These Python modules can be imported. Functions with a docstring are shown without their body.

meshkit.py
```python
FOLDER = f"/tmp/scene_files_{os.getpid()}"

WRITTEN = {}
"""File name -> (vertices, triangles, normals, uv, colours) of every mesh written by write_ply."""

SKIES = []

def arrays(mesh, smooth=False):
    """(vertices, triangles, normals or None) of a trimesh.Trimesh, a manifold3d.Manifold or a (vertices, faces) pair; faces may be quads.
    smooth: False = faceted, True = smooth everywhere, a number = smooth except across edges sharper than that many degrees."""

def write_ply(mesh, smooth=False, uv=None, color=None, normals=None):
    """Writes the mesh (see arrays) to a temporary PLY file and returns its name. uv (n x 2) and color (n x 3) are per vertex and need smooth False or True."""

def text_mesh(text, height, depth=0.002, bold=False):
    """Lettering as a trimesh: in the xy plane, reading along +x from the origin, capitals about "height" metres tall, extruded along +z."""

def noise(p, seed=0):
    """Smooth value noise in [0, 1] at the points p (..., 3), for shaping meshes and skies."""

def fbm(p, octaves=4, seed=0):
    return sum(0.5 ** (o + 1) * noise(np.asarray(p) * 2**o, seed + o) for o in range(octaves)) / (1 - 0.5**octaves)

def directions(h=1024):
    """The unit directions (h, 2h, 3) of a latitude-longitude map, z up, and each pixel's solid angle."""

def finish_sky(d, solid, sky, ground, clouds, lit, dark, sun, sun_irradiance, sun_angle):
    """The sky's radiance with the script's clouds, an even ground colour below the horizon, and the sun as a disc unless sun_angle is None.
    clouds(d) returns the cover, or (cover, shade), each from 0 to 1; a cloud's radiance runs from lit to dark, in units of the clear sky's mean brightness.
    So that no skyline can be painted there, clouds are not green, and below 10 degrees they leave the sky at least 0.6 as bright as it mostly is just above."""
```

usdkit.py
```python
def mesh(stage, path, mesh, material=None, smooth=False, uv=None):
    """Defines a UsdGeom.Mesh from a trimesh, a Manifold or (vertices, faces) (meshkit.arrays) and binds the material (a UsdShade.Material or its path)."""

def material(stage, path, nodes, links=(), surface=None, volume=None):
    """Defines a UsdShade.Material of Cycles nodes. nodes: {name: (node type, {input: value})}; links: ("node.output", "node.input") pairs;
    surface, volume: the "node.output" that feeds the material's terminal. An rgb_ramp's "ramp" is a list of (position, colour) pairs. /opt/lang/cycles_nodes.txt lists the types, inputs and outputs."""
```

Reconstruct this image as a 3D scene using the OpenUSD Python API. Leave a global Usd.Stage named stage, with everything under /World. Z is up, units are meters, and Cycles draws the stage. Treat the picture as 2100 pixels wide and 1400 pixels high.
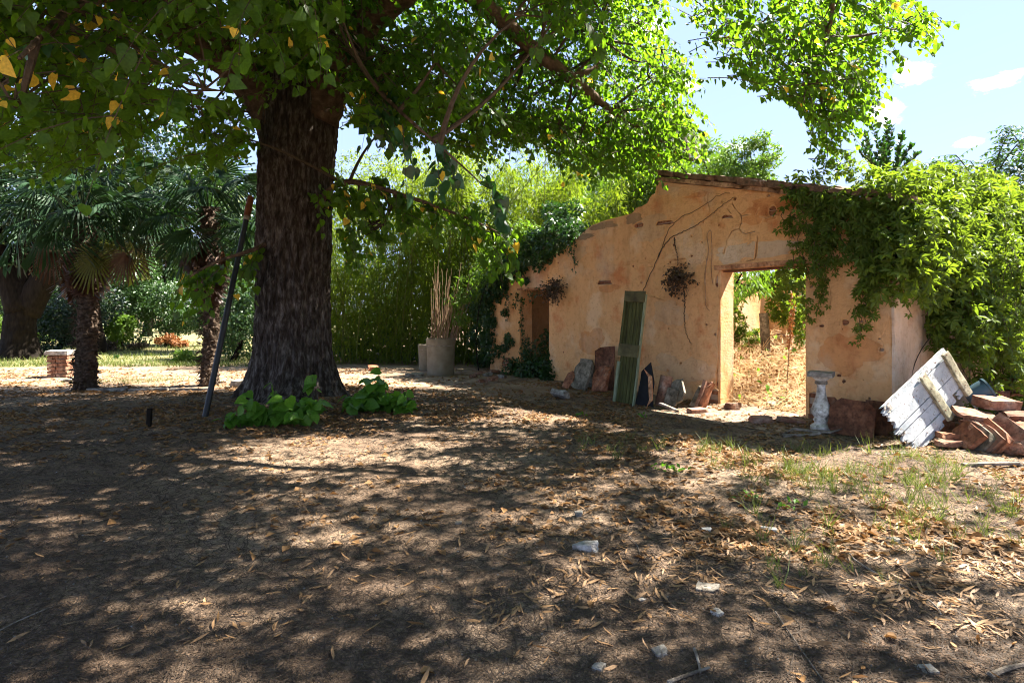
import math
import numpy as np
import trimesh
import usdkit
import meshkit
from pxr import Usd, UsdGeom, UsdLux, UsdShade, Gf, Sdf, Vt
from shapely.geometry import Polygon, LineString, Point, box as sbox
from shapely.ops import unary_union

stage = Usd.Stage.CreateInMemory()
UsdGeom.SetStageUpAxis(stage, 'Z')
UsdGeom.SetStageMetersPerUnit(stage, 1.0)
UsdGeom.Xform.Define(stage, '/World')

# ------------------------------------------------------------------ camera, sky, sun, exposure
F, CX, HY, EYE = 1170.0, 1050.0, 640.0, 1.4          # focal length, centre and horizon in pixels of the 2100 px photograph
EXPOSURE = 3.25
SUN = np.array([0.95, 0.32, 0.0]); SUN /= np.linalg.norm(SUN)
SUN_EL = math.radians(53)
SUN = np.array([SUN[0] * math.cos(SUN_EL), SUN[1] * math.cos(SUN_EL), math.sin(SUN_EL)])

cam = UsdGeom.Camera.Define(stage, '/World/camera')
cam.CreateHorizontalApertureAttr(36.0)
cam.CreateFocalLengthAttr(36.0 * F / 2100)
cam.CreateVerticalApertureOffsetAttr(-60.0 / 2100 * 36)
cam.CreateFStopAttr(0.0)
cam.CreateClippingRangeAttr(Gf.Vec2f(0.05, 5000))
cam.CreateExposureAttr(EXPOSURE)
cam.AddTranslateOp().Set(Gf.Vec3d(0, 0, EYE))
cam.AddRotateXOp().Set(90.0)


def raydir(px, py):
    return np.array([(px - CX) / F, 1.0, (HY - py) / F])


def at(px, py, Y):
    return np.array([0, 0, EYE]) + raydir(px, py) * Y


def gp(px, py, z=0.0):
    """Point on the level ground under a pixel."""
    return at(px, py, (EYE - z) * F / (py - HY))


# sky: physical sky with a few small fair-weather clouds
cl_nodes = {
    'tc': ('texture_coordinate', {}),
    'sky': ('sky_texture', {'sky_type': 'single_scattering', 'sun_disc': False, 'sun_elevation': SUN_EL,
                            'sun_rotation': math.atan2(SUN[0], SUN[1]), 'altitude': 200.0, 'air_density': 0.9, 'aerosol_density': 0.08, 'ozone_density': 1.0}),
    'nz': ('noise_texture', {'scale': 22.0, 'detail': 8.0, 'roughness': 0.66}),
    'nm': ('mapping', {'scale': (1.0, 1.0, 2.2)}),
    'bg': ('background_shader', {'strength': 0.062}),
    'mx': ('mix', {'color2': (6.0, 6.1, 6.3)}),
    'even': ('mix', {'fac': 0.86, 'color2': (1.05, 1.46, 2.3)}),
    'tint': ('mix', {'mix_type': 'multiply', 'fac': 1.0, 'color2': (1.18, 0.92, 1.02)}),
}
cl_links = [('tc.generated', 'nm.vector'), ('nm.vector', 'nz.vector')]
prev = None
CLOUDS = [(1882, 148, 72, 38), (2035, 170, 76, 30), (1812, 238, 58, 40), (1985, 292, 44, 20), (1400, 180, 60, 32), (1530, 300, 60, 16), (1330, 60, 70, 40),
          (620, 120, 130, 50), (300, 200, 120, 40), (2420, 120, 120, 40), (2600, 300, 150, 40), (-300, 80, 160, 50)]
for i, (px, py, rx, rz) in enumerate(CLOUDS):
    d = raydir(px, py); ln = np.linalg.norm(d); d /= ln
    sx = F * ln / rx; sz = F * ln / rz
    cl_nodes[f'm{i}'] = ('mapping', {'scale': (sx, sx, sz), 'location': (-d[0] * sx, -d[1] * sx, -d[2] * sz)})
    cl_nodes[f'g{i}'] = ('gradient_texture', {'gradient_type': 'spherical'})
    cl_links += [('tc.generated', f'm{i}.vector'), (f'm{i}.vector', f'g{i}.vector')]
    if prev is None:
        prev = f'g{i}.fac'
    else:
        cl_nodes[f'x{i}'] = ('math', {'math_type': 'maximum'})
        cl_links += [(prev, f'x{i}.value1'), (f'g{i}.fac', f'x{i}.value2')]
        prev = f'x{i}.value'
cl_nodes['mul'] = ('math', {'math_type': 'multiply_add', 'value2': 1.15, 'value3': -1.12})
cl_nodes['add'] = ('math', {'math_type': 'add'})
cl_nodes['n2'] = ('math', {'math_type': 'multiply', 'value2': 1.9})
cl_nodes['rmp'] = ('map_range', {'range_type': 'smoothstep', 'from_min': 0.22, 'from_max': 0.75, 'to_min': 0.0, 'to_max': 0.95, 'clamp': True})
cl_links += [(prev, 'mul.value1'), ('nz.fac', 'n2.value1'), ('mul.value', 'add.value1'), ('n2.value', 'add.value2'), ('add.value', 'rmp.value'),
             ('rmp.result', 'mx.fac'), ('sky.color', 'tint.color1'), ('tint.color', 'even.color1'), ('even.color', 'mx.color1'), ('mx.color', 'bg.color')]
skymat = usdkit.material(stage, '/World/Looks/sky', cl_nodes, cl_links, surface='bg.background')
dome = UsdLux.DomeLight.Define(stage, '/World/sky')
UsdShade.MaterialBindingAPI.Apply(dome.GetPrim()).Bind(skymat)
dome.GetPrim().SetCustomDataByKey('kind', 'structure')
sun = UsdLux.DistantLight.Define(stage, '/World/sun')
sun.CreateIntensityAttr(1.0)
sun.CreateNormalizeAttr(True)
sun.CreateAngleAttr(0.53)
sun.CreateColorAttr(Gf.Vec3f(1.0, 0.93, 0.82))
_m = Gf.Matrix4d().SetRotate(Gf.Rotation(Gf.Vec3d(0, 0, 1), Gf.Vec3d(*map(float, SUN))))
sun.AddTransformOp().Set(_m)

# ------------------------------------------------------------------ helpers: prims
_count = {}


def numbered(parent, name):
    k = (parent, name)
    n = _count.get(k, 0)
    _count[k] = n + 1
    return f'{parent}/{name}' if n == 0 else f'{parent}/{name}_{n:03d}'


def tag(prim, label=None, cat=None, group=None, kind=None):
    for k, v in (('label', label), ('category', cat), ('group', group), ('kind', kind)):
        if v:
            prim.SetCustomDataByKey(k, v)
    return prim


def thing(name, label, cat, group=None):
    x = UsdGeom.Xform.Define(stage, numbered('/World', name))
    return tag(x.GetPrim(), label, cat, group)


def part(parent, name, mesh, mat, smooth=False, kind=None, label=None):
    path = parent if isinstance(parent, str) else str(parent.GetPath())
    m = usdkit.mesh(stage, numbered(path, name), mesh, mat, smooth=smooth)
    return tag(m.GetPrim(), label, None, None, kind)


def solo(name, mesh, mat, label, cat, group=None, kind=None, smooth=False):
    m = usdkit.mesh(stage, numbered('/World', name), mesh, mat, smooth=smooth)
    return tag(m.GetPrim(), label, cat, group, kind)


class MB:
    def __init__(self):
        self.v, self.f, self.n = [], [], 0

    def add(self, mesh):
        v, f = (mesh.vertices, mesh.faces) if hasattr(mesh, 'faces') else mesh
        v = np.asarray(v, float).reshape(-1, 3); f = np.asarray(f, int).reshape(-1, np.shape(f)[-1])
        if f.shape[1] == 4:
            f = np.vstack([f[:, [0, 1, 2]], f[:, [0, 2, 3]]])
        self.v.append(v); self.f.append(f + self.n); self.n += len(v)
        return self

    def out(self):
        return np.vstack(self.v), np.vstack(self.f)


def norm(a):
    a = np.asarray(a, float)
    return a / np.maximum(np.linalg.norm(a, axis=-1, keepdims=True), 1e-9)


def tube(points, radii, sides=6, cap=True, twist=0.0):
    p = np.asarray(points, float)
    n = len(p)
    r = np.interp(np.linspace(0, 1, n), np.linspace(0, 1, np.size(radii)), np.atleast_1d(radii)) if np.size(radii) != n else np.asarray(radii, float)
    t = norm(np.gradient(p, axis=0))
    ref = np.array([0.31, 0.95, 0.05]) if abs(t[:, 2]).mean() > 0.7 else np.array([0, 0, 1.0])
    a = norm(np.cross(t, ref)); b = np.cross(t, a)
    ang = np.arange(sides) * 2 * np.pi / sides
    v = p[:, None] + r[:, None, None] * (np.cos(ang)[None, :, None] * a[:, None] + np.sin(ang)[None, :, None] * b[:, None])
    i, j = np.meshgrid(np.arange(n - 1), np.arange(sides), indexing='ij')
    q = np.stack([i * sides + j, i * sides + (j + 1) % sides, (i + 1) * sides + (j + 1) % sides, (i + 1) * sides + j], -1).reshape(-1, 4)
    f = np.vstack([q[:, [0, 2, 1]], q[:, [0, 3, 2]]])
    v = v.reshape(-1, 3)
    if cap:
        c = len(v)
        v = np.vstack([v, p[:1], p[-1:]])
        k = np.arange(sides)
        f = np.vstack([f, np.stack([np.full(sides, c), k, (k + 1) % sides], 1), np.stack([np.full(sides, c + 1), (n - 1) * sides + (k + 1) % sides, (n - 1) * sides + k], 1)])
    return v, f


def spline(pts, n=20):
    p = np.asarray(pts, float)
    if len(p) == 2:
        return p[0] + np.linspace(0, 1, n)[:, None] * (p[1] - p[0])
    from scipy.interpolate import CubicSpline
    d = np.r_[0, np.cumsum(np.linalg.norm(np.diff(p, axis=0), axis=1))]
    return CubicSpline(d, p)(np.linspace(0, d[-1], n))


def bez(a, b, c, n):
    t = np.linspace(0, 1, n)[:, None]
    return a * (1 - t) ** 2 + b * 2 * t * (1 - t) + c * t ** 2


def frames(axis, normal):
    """Rotation matrices whose y column is axis and z column close to normal."""
    y = norm(axis); z = norm(normal - (normal * y).sum(-1, keepdims=True) * y); x = np.cross(y, z)
    return np.stack([x, y, z], -1)


def scatter(tv, tf, R, s, t):
    tv = np.asarray(tv, float); tf = np.asarray(tf, int)
    n = len(t)
    s = np.broadcast_to(s, (n,)) if np.ndim(s) < 2 else s
    sc = s[:, None, None] if np.ndim(s) == 1 else s[:, None, :]
    v = np.einsum('nij,nkj->nki', R, tv[None] * sc) + t[:, None]
    f = tf[None] + (np.arange(n) * len(tv))[:, None, None]
    return v.reshape(-1, 3), f.reshape(-1, tf.shape[1])


def euler(yaw=0, pitch=0, roll=0):
    return trimesh.transformations.euler_matrix(math.radians(roll), math.radians(pitch), math.radians(yaw), 'sxyz')[:3, :3]


def rough_box(sx, sy, sz, seed=0, amp=0.012, div=3, chip=0.0, bevel=0.08):
    m = trimesh.creation.box((sx, sy, sz))
    for _ in range(div - 1):
        m = m.subdivide()
    v = np.array(m.vertices); h = np.array([sx, sy, sz]) / 2
    q = np.abs(v) / h
    near = (q > 0.999).sum(1)
    b = bevel * min(sx, sy, sz)
    v -= np.sign(v) * (q > 0.999) * (near[:, None] >= 2) * b * 0.5
    p = v * 9 + seed * 17.3
    dsp = np.stack([meshkit.noise(p, seed + 1), meshkit.noise(p + 50, seed + 2), meshkit.noise(p + 90, seed + 3)], 1) - 0.5
    v += dsp * amp * 2
    if chip:
        rr = np.random.default_rng(seed)
        for _ in range(3):
            c = rr.choice([-1, 1], 3) * h
            d = np.linalg.norm((v - c) / h.max(), axis=1)
            v -= np.clip(chip - d, 0, None)[:, None] * (c / h) * h.max() * 0.5
    return v, np.array(m.faces)


def xf(mesh, R, t):
    v, f = (mesh.vertices, mesh.faces) if hasattr(mesh, 'faces') else mesh
    return np.asarray(v) @ np.asarray(R).T + np.asarray(t), np.asarray(f)


def prism(poly, h):
    return trimesh.creation.extrude_polygon(poly, h, engine='earcut')


# ------------------------------------------------------------------ helpers: materials
def M(name, cols, scale=4.0, detail=6.0, rough=0.85, bump=0.3, bscale=40.0, stretch=(1, 1, 1), rand=0.0, coord='geometry.position', dist=0.02, spec=0.25, extra=None):
    """Procedural opaque material: colour ramp over noise, optional per-island tint, fine bump."""
    nodes = {
        'geometry': ('geometry', {}), 'texture_coordinate': ('texture_coordinate', {}),
        'map': ('mapping', {'scale': tuple(stretch)}),
        'n1': ('noise_texture', {'scale': scale, 'detail': detail, 'roughness': 0.62}),
        'ramp': ('rgb_ramp', {'ramp': cols}),
        'n2': ('noise_texture', {'scale': bscale, 'detail': 5.0, 'roughness': 0.65}),
        'b': ('bump', {'strength': bump, 'distance': dist}),
        'p': ('principled_bsdf', {'roughness': rough, 'specular_ior_level': spec}),
    }
    links = [(coord, 'map.vector'), ('map.vector', 'n1.vector'), ('map.vector', 'n2.vector'), ('n1.fac', 'ramp.fac'), ('n2.fac', 'b.height'), ('b.normal', 'p.normal')]
    if rand:
        nodes['rr'] = ('map_range', {'from_min': 0.0, 'from_max': 1.0, 'to_min': 1 - rand, 'to_max': 1 + rand})
        nodes['hs'] = ('hsv', {'hue': 0.5, 'saturation': 1.0, 'fac': 1.0})
        links += [('geometry.random_per_island', 'rr.value'), ('rr.result', 'hs.value'), ('ramp.color', 'hs.color'), ('hs.color', 'p.base_color')]
    else:
        links.append(('ramp.color', 'p.base_color'))
    if extra:
        extra(nodes, links)
    return usdkit.material(stage, f'/World/Looks/{name}', nodes, links, surface='p.BSDF')


def LEAF(name, cols, trans=0.45, tint=(1.5, 1.7, 0.55), rough=0.5, spec=0.35):
    """Leaf: ramp over the random number of each island (each leaf), mixed with a translucent lobe."""
    nodes = {
        'g': ('geometry', {}),
        'ramp': ('rgb_ramp', {'ramp': cols}),
        'n': ('noise_texture', {'scale': 60.0, 'detail': 3.0}),
        'nr': ('map_range', {'from_min': 0.3, 'from_max': 0.7, 'to_min': 0.8, 'to_max': 1.2}),
        'hs': ('hsv', {'hue': 0.5, 'saturation': 1.0, 'fac': 1.0}),
        'tc': ('mix', {'mix_type': 'multiply', 'fac': 1.0, 'color2': tint}),
        'p': ('principled_bsdf', {'roughness': rough, 'specular_ior_level': spec}),
        't': ('translucent_bsdf', {}),
        'm': ('mix_closure', {'fac': trans}),
    }
    links = [('g.random_per_island', 'ramp.fac'), ('g.position', 'n.vector'), ('n.fac', 'nr.value'), ('nr.result', 'hs.value'), ('ramp.color', 'hs.color'),
             ('hs.color', 'p.base_color'), ('hs.color', 'tc.color1'), ('tc.color', 't.color'), ('p.BSDF', 'm.closure1'), ('t.BSDF', 'm.closure2')]
    return usdkit.material(stage, f'/World/Looks/{name}', nodes, links, surface='m.closure')


def g(*c):
    return tuple(c)


# plaster: ochre lime wash with weathered, grey and rusty patches
def plaster(name, base, pale, rust, grey):
    nodes = {
        'geo': ('geometry', {}),
        'n1': ('noise_texture', {'scale': 1.6, 'detail': 8.0, 'roughness': 0.6}),
        'r1': ('rgb_ramp', {'ramp': [(0.33, rust), (0.44, base), (0.54, base), (0.63, pale)]}),
        'n2': ('noise_texture', {'scale': 0.55, 'detail': 5.0, 'roughness': 0.55}),
        'r2': ('rgb_ramp', {'ramp': [(0.53, (0, 0, 0)), (0.62, (1, 1, 1))]}),
        'mx': ('mix', {'color2': grey}),
        'mp': ('mapping', {'scale': (2.2, 2.2, 0.7)}),
        'n3': ('noise_texture', {'scale': 1.7, 'detail': 6.0, 'roughness': 0.6}),
        'r3': ('rgb_ramp', {'ramp': [(0.33, (0.70, 0.66, 0.62)), (0.48, (1, 1, 1))]}),
        'm3': ('mix', {'mix_type': 'multiply', 'fac': 0.6}),
        'n5': ('noise_texture', {'scale': 13.0, 'detail': 6.0, 'roughness': 0.7}),
        'r5': ('rgb_ramp', {'ramp': [(0.30, (0.5, 0.38, 0.3)), (0.46, (.94, .93, .92)), (0.58, (1, 1, 1)), (0.72, (1.15, 1.13, 1.1))]}),
        'm5': ('mix', {'mix_type': 'multiply', 'fac': 0.5}),
        'fm': ('math', {'math_type': 'multiply', 'value2': 0.75}),
        'n4': ('noise_texture', {'scale': 30.0, 'detail': 8.0, 'roughness': 0.7}),
        'b': ('bump', {'strength': 0.8, 'distance': 0.05}),
        'p': ('principled_bsdf', {'roughness': 0.92, 'specular_ior_level': 0.15}),
    }
    links = [('geo.position', 'n1.vector'), ('geo.position', 'n2.vector'), ('geo.position', 'mp.vector'), ('mp.vector', 'n3.vector'), ('geo.position', 'n4.vector'), ('geo.position', 'n5.vector'),
             ('n1.fac', 'r1.fac'), ('n2.fac', 'r2.fac'), ('r2.color', 'fm.value1'), ('fm.value', 'mx.fac'), ('r1.color', 'mx.color1'), ('mx.color', 'm3.color1'),
             ('n3.fac', 'r3.fac'), ('r3.color', 'm3.color2'), ('m3.color', 'm5.color1'), ('n5.fac', 'r5.fac'), ('r5.color', 'm5.color2'), ('m5.color', 'p.base_color'), ('n4.fac', 'b.height'), ('b.normal', 'p.normal')]
    return usdkit.material(stage, f'/World/Looks/{name}', nodes, links, surface='p.BSDF')


def dirty(nodes, links):
    nodes['nd'] = ('noise_texture', {'scale': 19.0, 'detail': 8.0, 'roughness': 0.7})
    nodes['rd'] = ('rgb_ramp', {'ramp': [(0.36, (0.42, 0.40, 0.38)), (0.5, (0.9, 0.88, 0.86)), (0.60, (1.1, 1.1, 1.1)), (0.70, (1.35, 1.38, 1.42))]})
    nodes['nd2'] = ('noise_texture', {'scale': 4.0, 'detail': 5.0})
    nodes['rd2'] = ('rgb_ramp', {'ramp': [(0.38, (0.6, 0.58, 0.55)), (0.6, (1.1, 1.1, 1.1))]})
    nodes['md'] = ('mix', {'mix_type': 'multiply', 'fac': 1.0})
    nodes['md2'] = ('mix', {'mix_type': 'multiply', 'fac': 1.0})
    src = [a for a, b in links if b == 'p.base_color'][0]
    links.remove((src, 'p.base_color'))
    links += [('geometry.position', 'nd.vector'), ('geometry.position', 'nd2.vector'), ('nd.fac', 'rd.fac'), ('nd2.fac', 'rd2.fac'), (src, 'md.color1'), ('rd.color', 'md.color2'), ('md.color', 'md2.color1'), ('rd2.color', 'md2.color2'), ('md2.color', 'p.base_color')]


MAT = {}
MAT['plaster'] = plaster('ochre_plaster', (0.69, 0.39, 0.175), (0.72, 0.475, 0.265), (0.58, 0.23, 0.085), (0.55, 0.41, 0.28))
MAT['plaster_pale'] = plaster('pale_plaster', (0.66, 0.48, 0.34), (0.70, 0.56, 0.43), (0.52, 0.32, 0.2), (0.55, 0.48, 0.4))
MAT['plaster_grey'] = plaster('grey_plaster', (0.63, 0.39, 0.20), (0.68, 0.46, 0.28), (0.44, 0.22, 0.11), (0.42, 0.33, 0.24))
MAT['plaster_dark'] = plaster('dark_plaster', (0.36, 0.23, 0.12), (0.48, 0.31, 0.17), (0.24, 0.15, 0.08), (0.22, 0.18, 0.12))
MAT['plaster_wash'] = plaster('washed_plaster', (0.58, 0.42, 0.27), (0.64, 0.49, 0.34), (0.52, 0.32, 0.18), (0.50, 0.41, 0.31))
MAT['plaster_rust'] = plaster('rust_plaster', (0.63, 0.30, 0.115), (0.60, 0.34, 0.17), (0.44, 0.16, 0.06), (0.48, 0.32, 0.2))
MAT['mortar'] = M('mortar', [(0.3, g(.30, .22, .15)), (0.6, g(.42, .31, .22))], 6, bscale=60, bump=0.6)
MAT['brick'] = M('old_brick', [(0.3, g(.28, .10, .05)), (0.5, g(.40, .17, .085)), (0.7, g(.48, .27, .16))], 9, bscale=70, bump=0.5, rand=0.28, extra=dirty)
MAT['brick_dusty'] = M('dusty_brick', [(0.3, g(.22, .09, .05)), (0.46, g(.32, .16, .10)), (0.58, g(.38, .24, .17)), (0.7, g(.42, .34, .28))], 5, bscale=70, bump=0.5, rand=0.25, extra=dirty)
MAT['terracotta'] = M('terracotta', [(0.3, g(.24, .085, .04)), (0.55, g(.36, .15, .075)), (0.72, g(.34, .23, .16))], 7, bscale=60, bump=0.4, rand=0.2, extra=dirty)
MAT['grey_tile'] = M('grey_tile', [(0.3, g(.13, .12, .085)), (0.5, g(.22, .19, .14)), (0.7, g(.30, .26, .20))], 8, bscale=60, bump=0.4, rand=0.15, extra=dirty)
MAT['mossy_tile'] = M('mossy_tile', [(0.3, g(.06, .045, .03)), (0.45, g(.14, .09, .06)), (0.6, g(.24, .15, .10)), (0.72, g(.30, .27, .21))], 11, bscale=50, bump=0.8, rand=0.25)
MAT['eave'] = M('eave_brick', [(0.3, g(.34, .19, .11)), (0.6, g(.48, .32, .20))], 6, bscale=50, bump=0.5, rand=0.15, extra=dirty)
MAT['stone'] = M('pale_stone', [(0.3, g(.17, .155, .135)), (0.6, g(.33, .31, .275))], 14, bscale=80, bump=0.5, rand=0.12, extra=dirty)
MAT['white_stone'] = M('white_stone', [(0.3, g(.30, .285, .26)), (0.6, g(.50, .475, .44))], 14, bscale=80, bump=0.4, extra=dirty)
MAT['baluster'] = M('cast_stone', [(0.28, g(.20, .18, .14)), (0.42, g(.52, .49, .43)), (0.65, g(.66, .63, .57))], 10, bscale=90, bump=0.35, extra=dirty)
MAT['lichen'] = M('dark_lichen_stone', [(0.3, g(.10, .09, .07)), (0.55, g(.24, .21, .17)), (0.7, g(.40, .37, .31))], 16, bscale=70, bump=0.6)
MAT['concrete'] = M('tub_concrete', [(0.3, g(.13, .11, .07)), (0.5, g(.17, .145, .10)), (0.7, g(.21, .185, .135))], 5, bscale=60, bump=0.3)
MAT['rust'] = M('rusty_sheet', [(0.3, g(.075, .028, .015)), (0.5, g(.14, .055, .026)), (0.7, g(.21, .10, .055))], 7, bscale=40, bump=0.4, rough=0.8, extra=dirty)
MAT['black'] = M('black_pipe', [(0.3, g(.008, .009, .011)), (0.7, g(.02, .021, .024))], 6, bscale=40, bump=0.1, rough=0.5, spec=0.4)
MAT['blackcloth'] = M('black_sheet', [(0.3, g(.006, .006, .007)), (0.7, g(.015, .015, .017))], 6, bscale=20, bump=0.3, rough=0.7)
MAT['orange_wrap'] = M('orange_wrap', [(0.3, g(.08, .026, .010)), (0.7, g(.15, .05, .02))], 12, bscale=60, bump=0.5)
MAT['greenpaint'] = M('old_green_paint', [(0.25, g(.022, .02, .008)), (0.45, g(.05, .052, .014)), (0.6, g(.075, .080, .022)), (0.75, g(.12, .12, .05))], 5, stretch=(4, 4, 0.6), bscale=40, bump=0.5, rand=0.15)
MAT['greenrail'] = M('mossy_rail', [(0.25, g(.03, .024, .012)), (0.45, g(.065, .058, .024)), (0.6, g(.10, .092, .04)), (0.75, g(.15, .14, .075))], 5, bscale=40, bump=0.6)
MAT['greenedge'] = M('pale_green_paint', [(0.3, g(.10, .12, .06)), (0.6, g(.22, .25, .16))], 9, stretch=(4, 4, 0.6), bscale=60, bump=0.5)


def flaked(nodes, links):
    nodes['nf'] = ('noise_texture', {'scale': 30.0, 'detail': 8.0, 'roughness': 0.7})
    nodes['rf'] = ('rgb_ramp', {'ramp': [(0.56, (0, 0, 0)), (0.63, (1, 1, 1))]})
    nodes['mf'] = ('mix', {'color2': (0.20, 0.185, 0.165)})
    links.remove(('hs.color', 'p.base_color'))
    links += [('map.vector', 'nf.vector'), ('nf.fac', 'rf.fac'), ('rf.color', 'mf.fac'), ('hs.color', 'mf.color1'), ('mf.color', 'p.base_color')]


MAT['whitepaint'] = M('flaking_white_paint', [(0.3, g(.30, .335, .36)), (0.6, g(.47, .50, .52))], 8, bscale=60, bump=0.6, rand=0.1, extra=flaked)
MAT['greywood'] = M('weathered_batten', [(0.3, g(.20, .19, .12)), (0.5, g(.36, .34, .23)), (0.7, g(.46, .43, .33))], 12, bscale=70, bump=0.6, rand=0.1, extra=dirty)
MAT['rotwood'] = M('rotten_wood', [(0.3, g(.16, .13, .11)), (0.6, g(.34, .30, .26))], 30, bscale=80, bump=0.9)
MAT['oldwood'] = M('grey_wood', [(0.3, g(.14, .115, .09)), (0.5, g(.25, .21, .17)), (0.7, g(.36, .32, .27))], 5, stretch=(3, 3, 3), bscale=40, bump=0.5, rand=0.2, extra=dirty)
MAT['lintel'] = M('lintel', [(0.3, g(.34, .15, .07)), (0.6, g(.50, .27, .14))], 6, bscale=40, bump=0.5, extra=dirty)
MAT['steel'] = M('lintel_iron', [(0.3, g(.10, .04, .025)), (0.7, g(.19, .08, .05))], 6, bscale=40, bump=0.4)
MAT['bucket'] = M('blue_bucket', [(0.3, g(.02, .045, .06)), (0.7, g(.035, .075, .10))], 6, bscale=40, bump=0.05, rough=0.45, spec=0.4)
MAT['cane'] = M('dry_cane', [(0.3, g(.20, .12, .06)), (0.6, g(.36, .24, .14))], 9, stretch=(1, 1, .3), bscale=50, bump=0.2, rand=0.35)
MAT['bark'] = M('linden_bark', [(0.32, g(.018, .014, .011)), (0.48, g(.055, .044, .036)), (0.60, g(.12, .105, .092)), (0.75, g(.25, .23, .205))], 3.0, detail=10, stretch=(6, 6, 1.7), bscale=9, bump=1.0, dist=0.06, spec=0.05)
MAT['limb_bark'] = M('limb_bark', [(0.3, g(.05, .035, .025)), (0.55, g(.12, .08, .055)), (0.7, g(.18, .13, .09))], 9.0, detail=8, bscale=26, bump=0.9, dist=0.04, spec=0.05)
MAT['twig'] = M('twig', [(0.3, g(.03, .022, .015)), (0.7, g(.075, .055, .035))], 20, bscale=60, bump=0.3)
MAT['palmbark'] = M('palm_fibre', [(0.3, g(.03, .022, .016)), (0.5, g(.08, .058, .042)), (0.7, g(.17, .13, .10))], 9, stretch=(2, 2, 3), bscale=30, bump=0.9, dist=0.05, spec=0.05)
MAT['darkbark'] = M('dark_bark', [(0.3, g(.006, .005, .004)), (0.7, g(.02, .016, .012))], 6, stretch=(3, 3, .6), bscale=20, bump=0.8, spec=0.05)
MAT['soil'] = None

MAT['leaf'] = LEAF('linden_leaf', [(0, g(.035, .085, .012)), (0.5, g(.065, .125, .015)), (0.9, g(.10, .17, .02)), (1.0, g(.18, .20, .025))], 0.6, (4.0, 3.3, 0.7))
MAT['leaf_yellow'] = LEAF('yellow_leaf', [(0, g(.62, .43, .05)), (0.6, g(.70, .52, .07)), (1, g(.56, .46, .09))], 0.4, (1.2, 1.1, 0.6))
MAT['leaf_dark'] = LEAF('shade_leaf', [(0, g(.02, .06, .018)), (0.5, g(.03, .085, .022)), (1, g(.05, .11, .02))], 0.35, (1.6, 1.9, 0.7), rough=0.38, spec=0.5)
MAT['leaf_young'] = LEAF('young_leaf', [(0, g(.09, .21, .02)), (0.6, g(.16, .30, .03)), (1, g(.28, .36, .05))], 0.45, (1.5, 1.5, 0.6))
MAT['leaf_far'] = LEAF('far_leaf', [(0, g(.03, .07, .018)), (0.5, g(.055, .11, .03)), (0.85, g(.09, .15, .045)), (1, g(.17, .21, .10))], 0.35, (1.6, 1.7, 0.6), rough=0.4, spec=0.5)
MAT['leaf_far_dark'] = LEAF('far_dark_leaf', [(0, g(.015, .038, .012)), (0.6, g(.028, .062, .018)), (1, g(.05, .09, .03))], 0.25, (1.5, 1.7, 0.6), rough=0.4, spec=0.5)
MAT['leaf_far_lime'] = LEAF('far_lime_leaf', [(0, g(.08, .15, .02)), (0.6, g(.14, .22, .03)), (1, g(.24, .29, .06))], 0.45, (1.5, 1.5, 0.6))
MAT['leaf_olive'] = LEAF('olive_leaf', [(0, g(.09, .12, .045)), (0.6, g(.15, .18, .08)), (1, g(.22, .23, .11))], 0.35, (1.4, 1.5, 0.7))
MAT['leaf_orange'] = LEAF('orange_leaf', [(0, g(.24, .10, .035)), (1, g(.38, .19, .075))], 0.3, (1.3, 1.1, 0.7))
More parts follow.
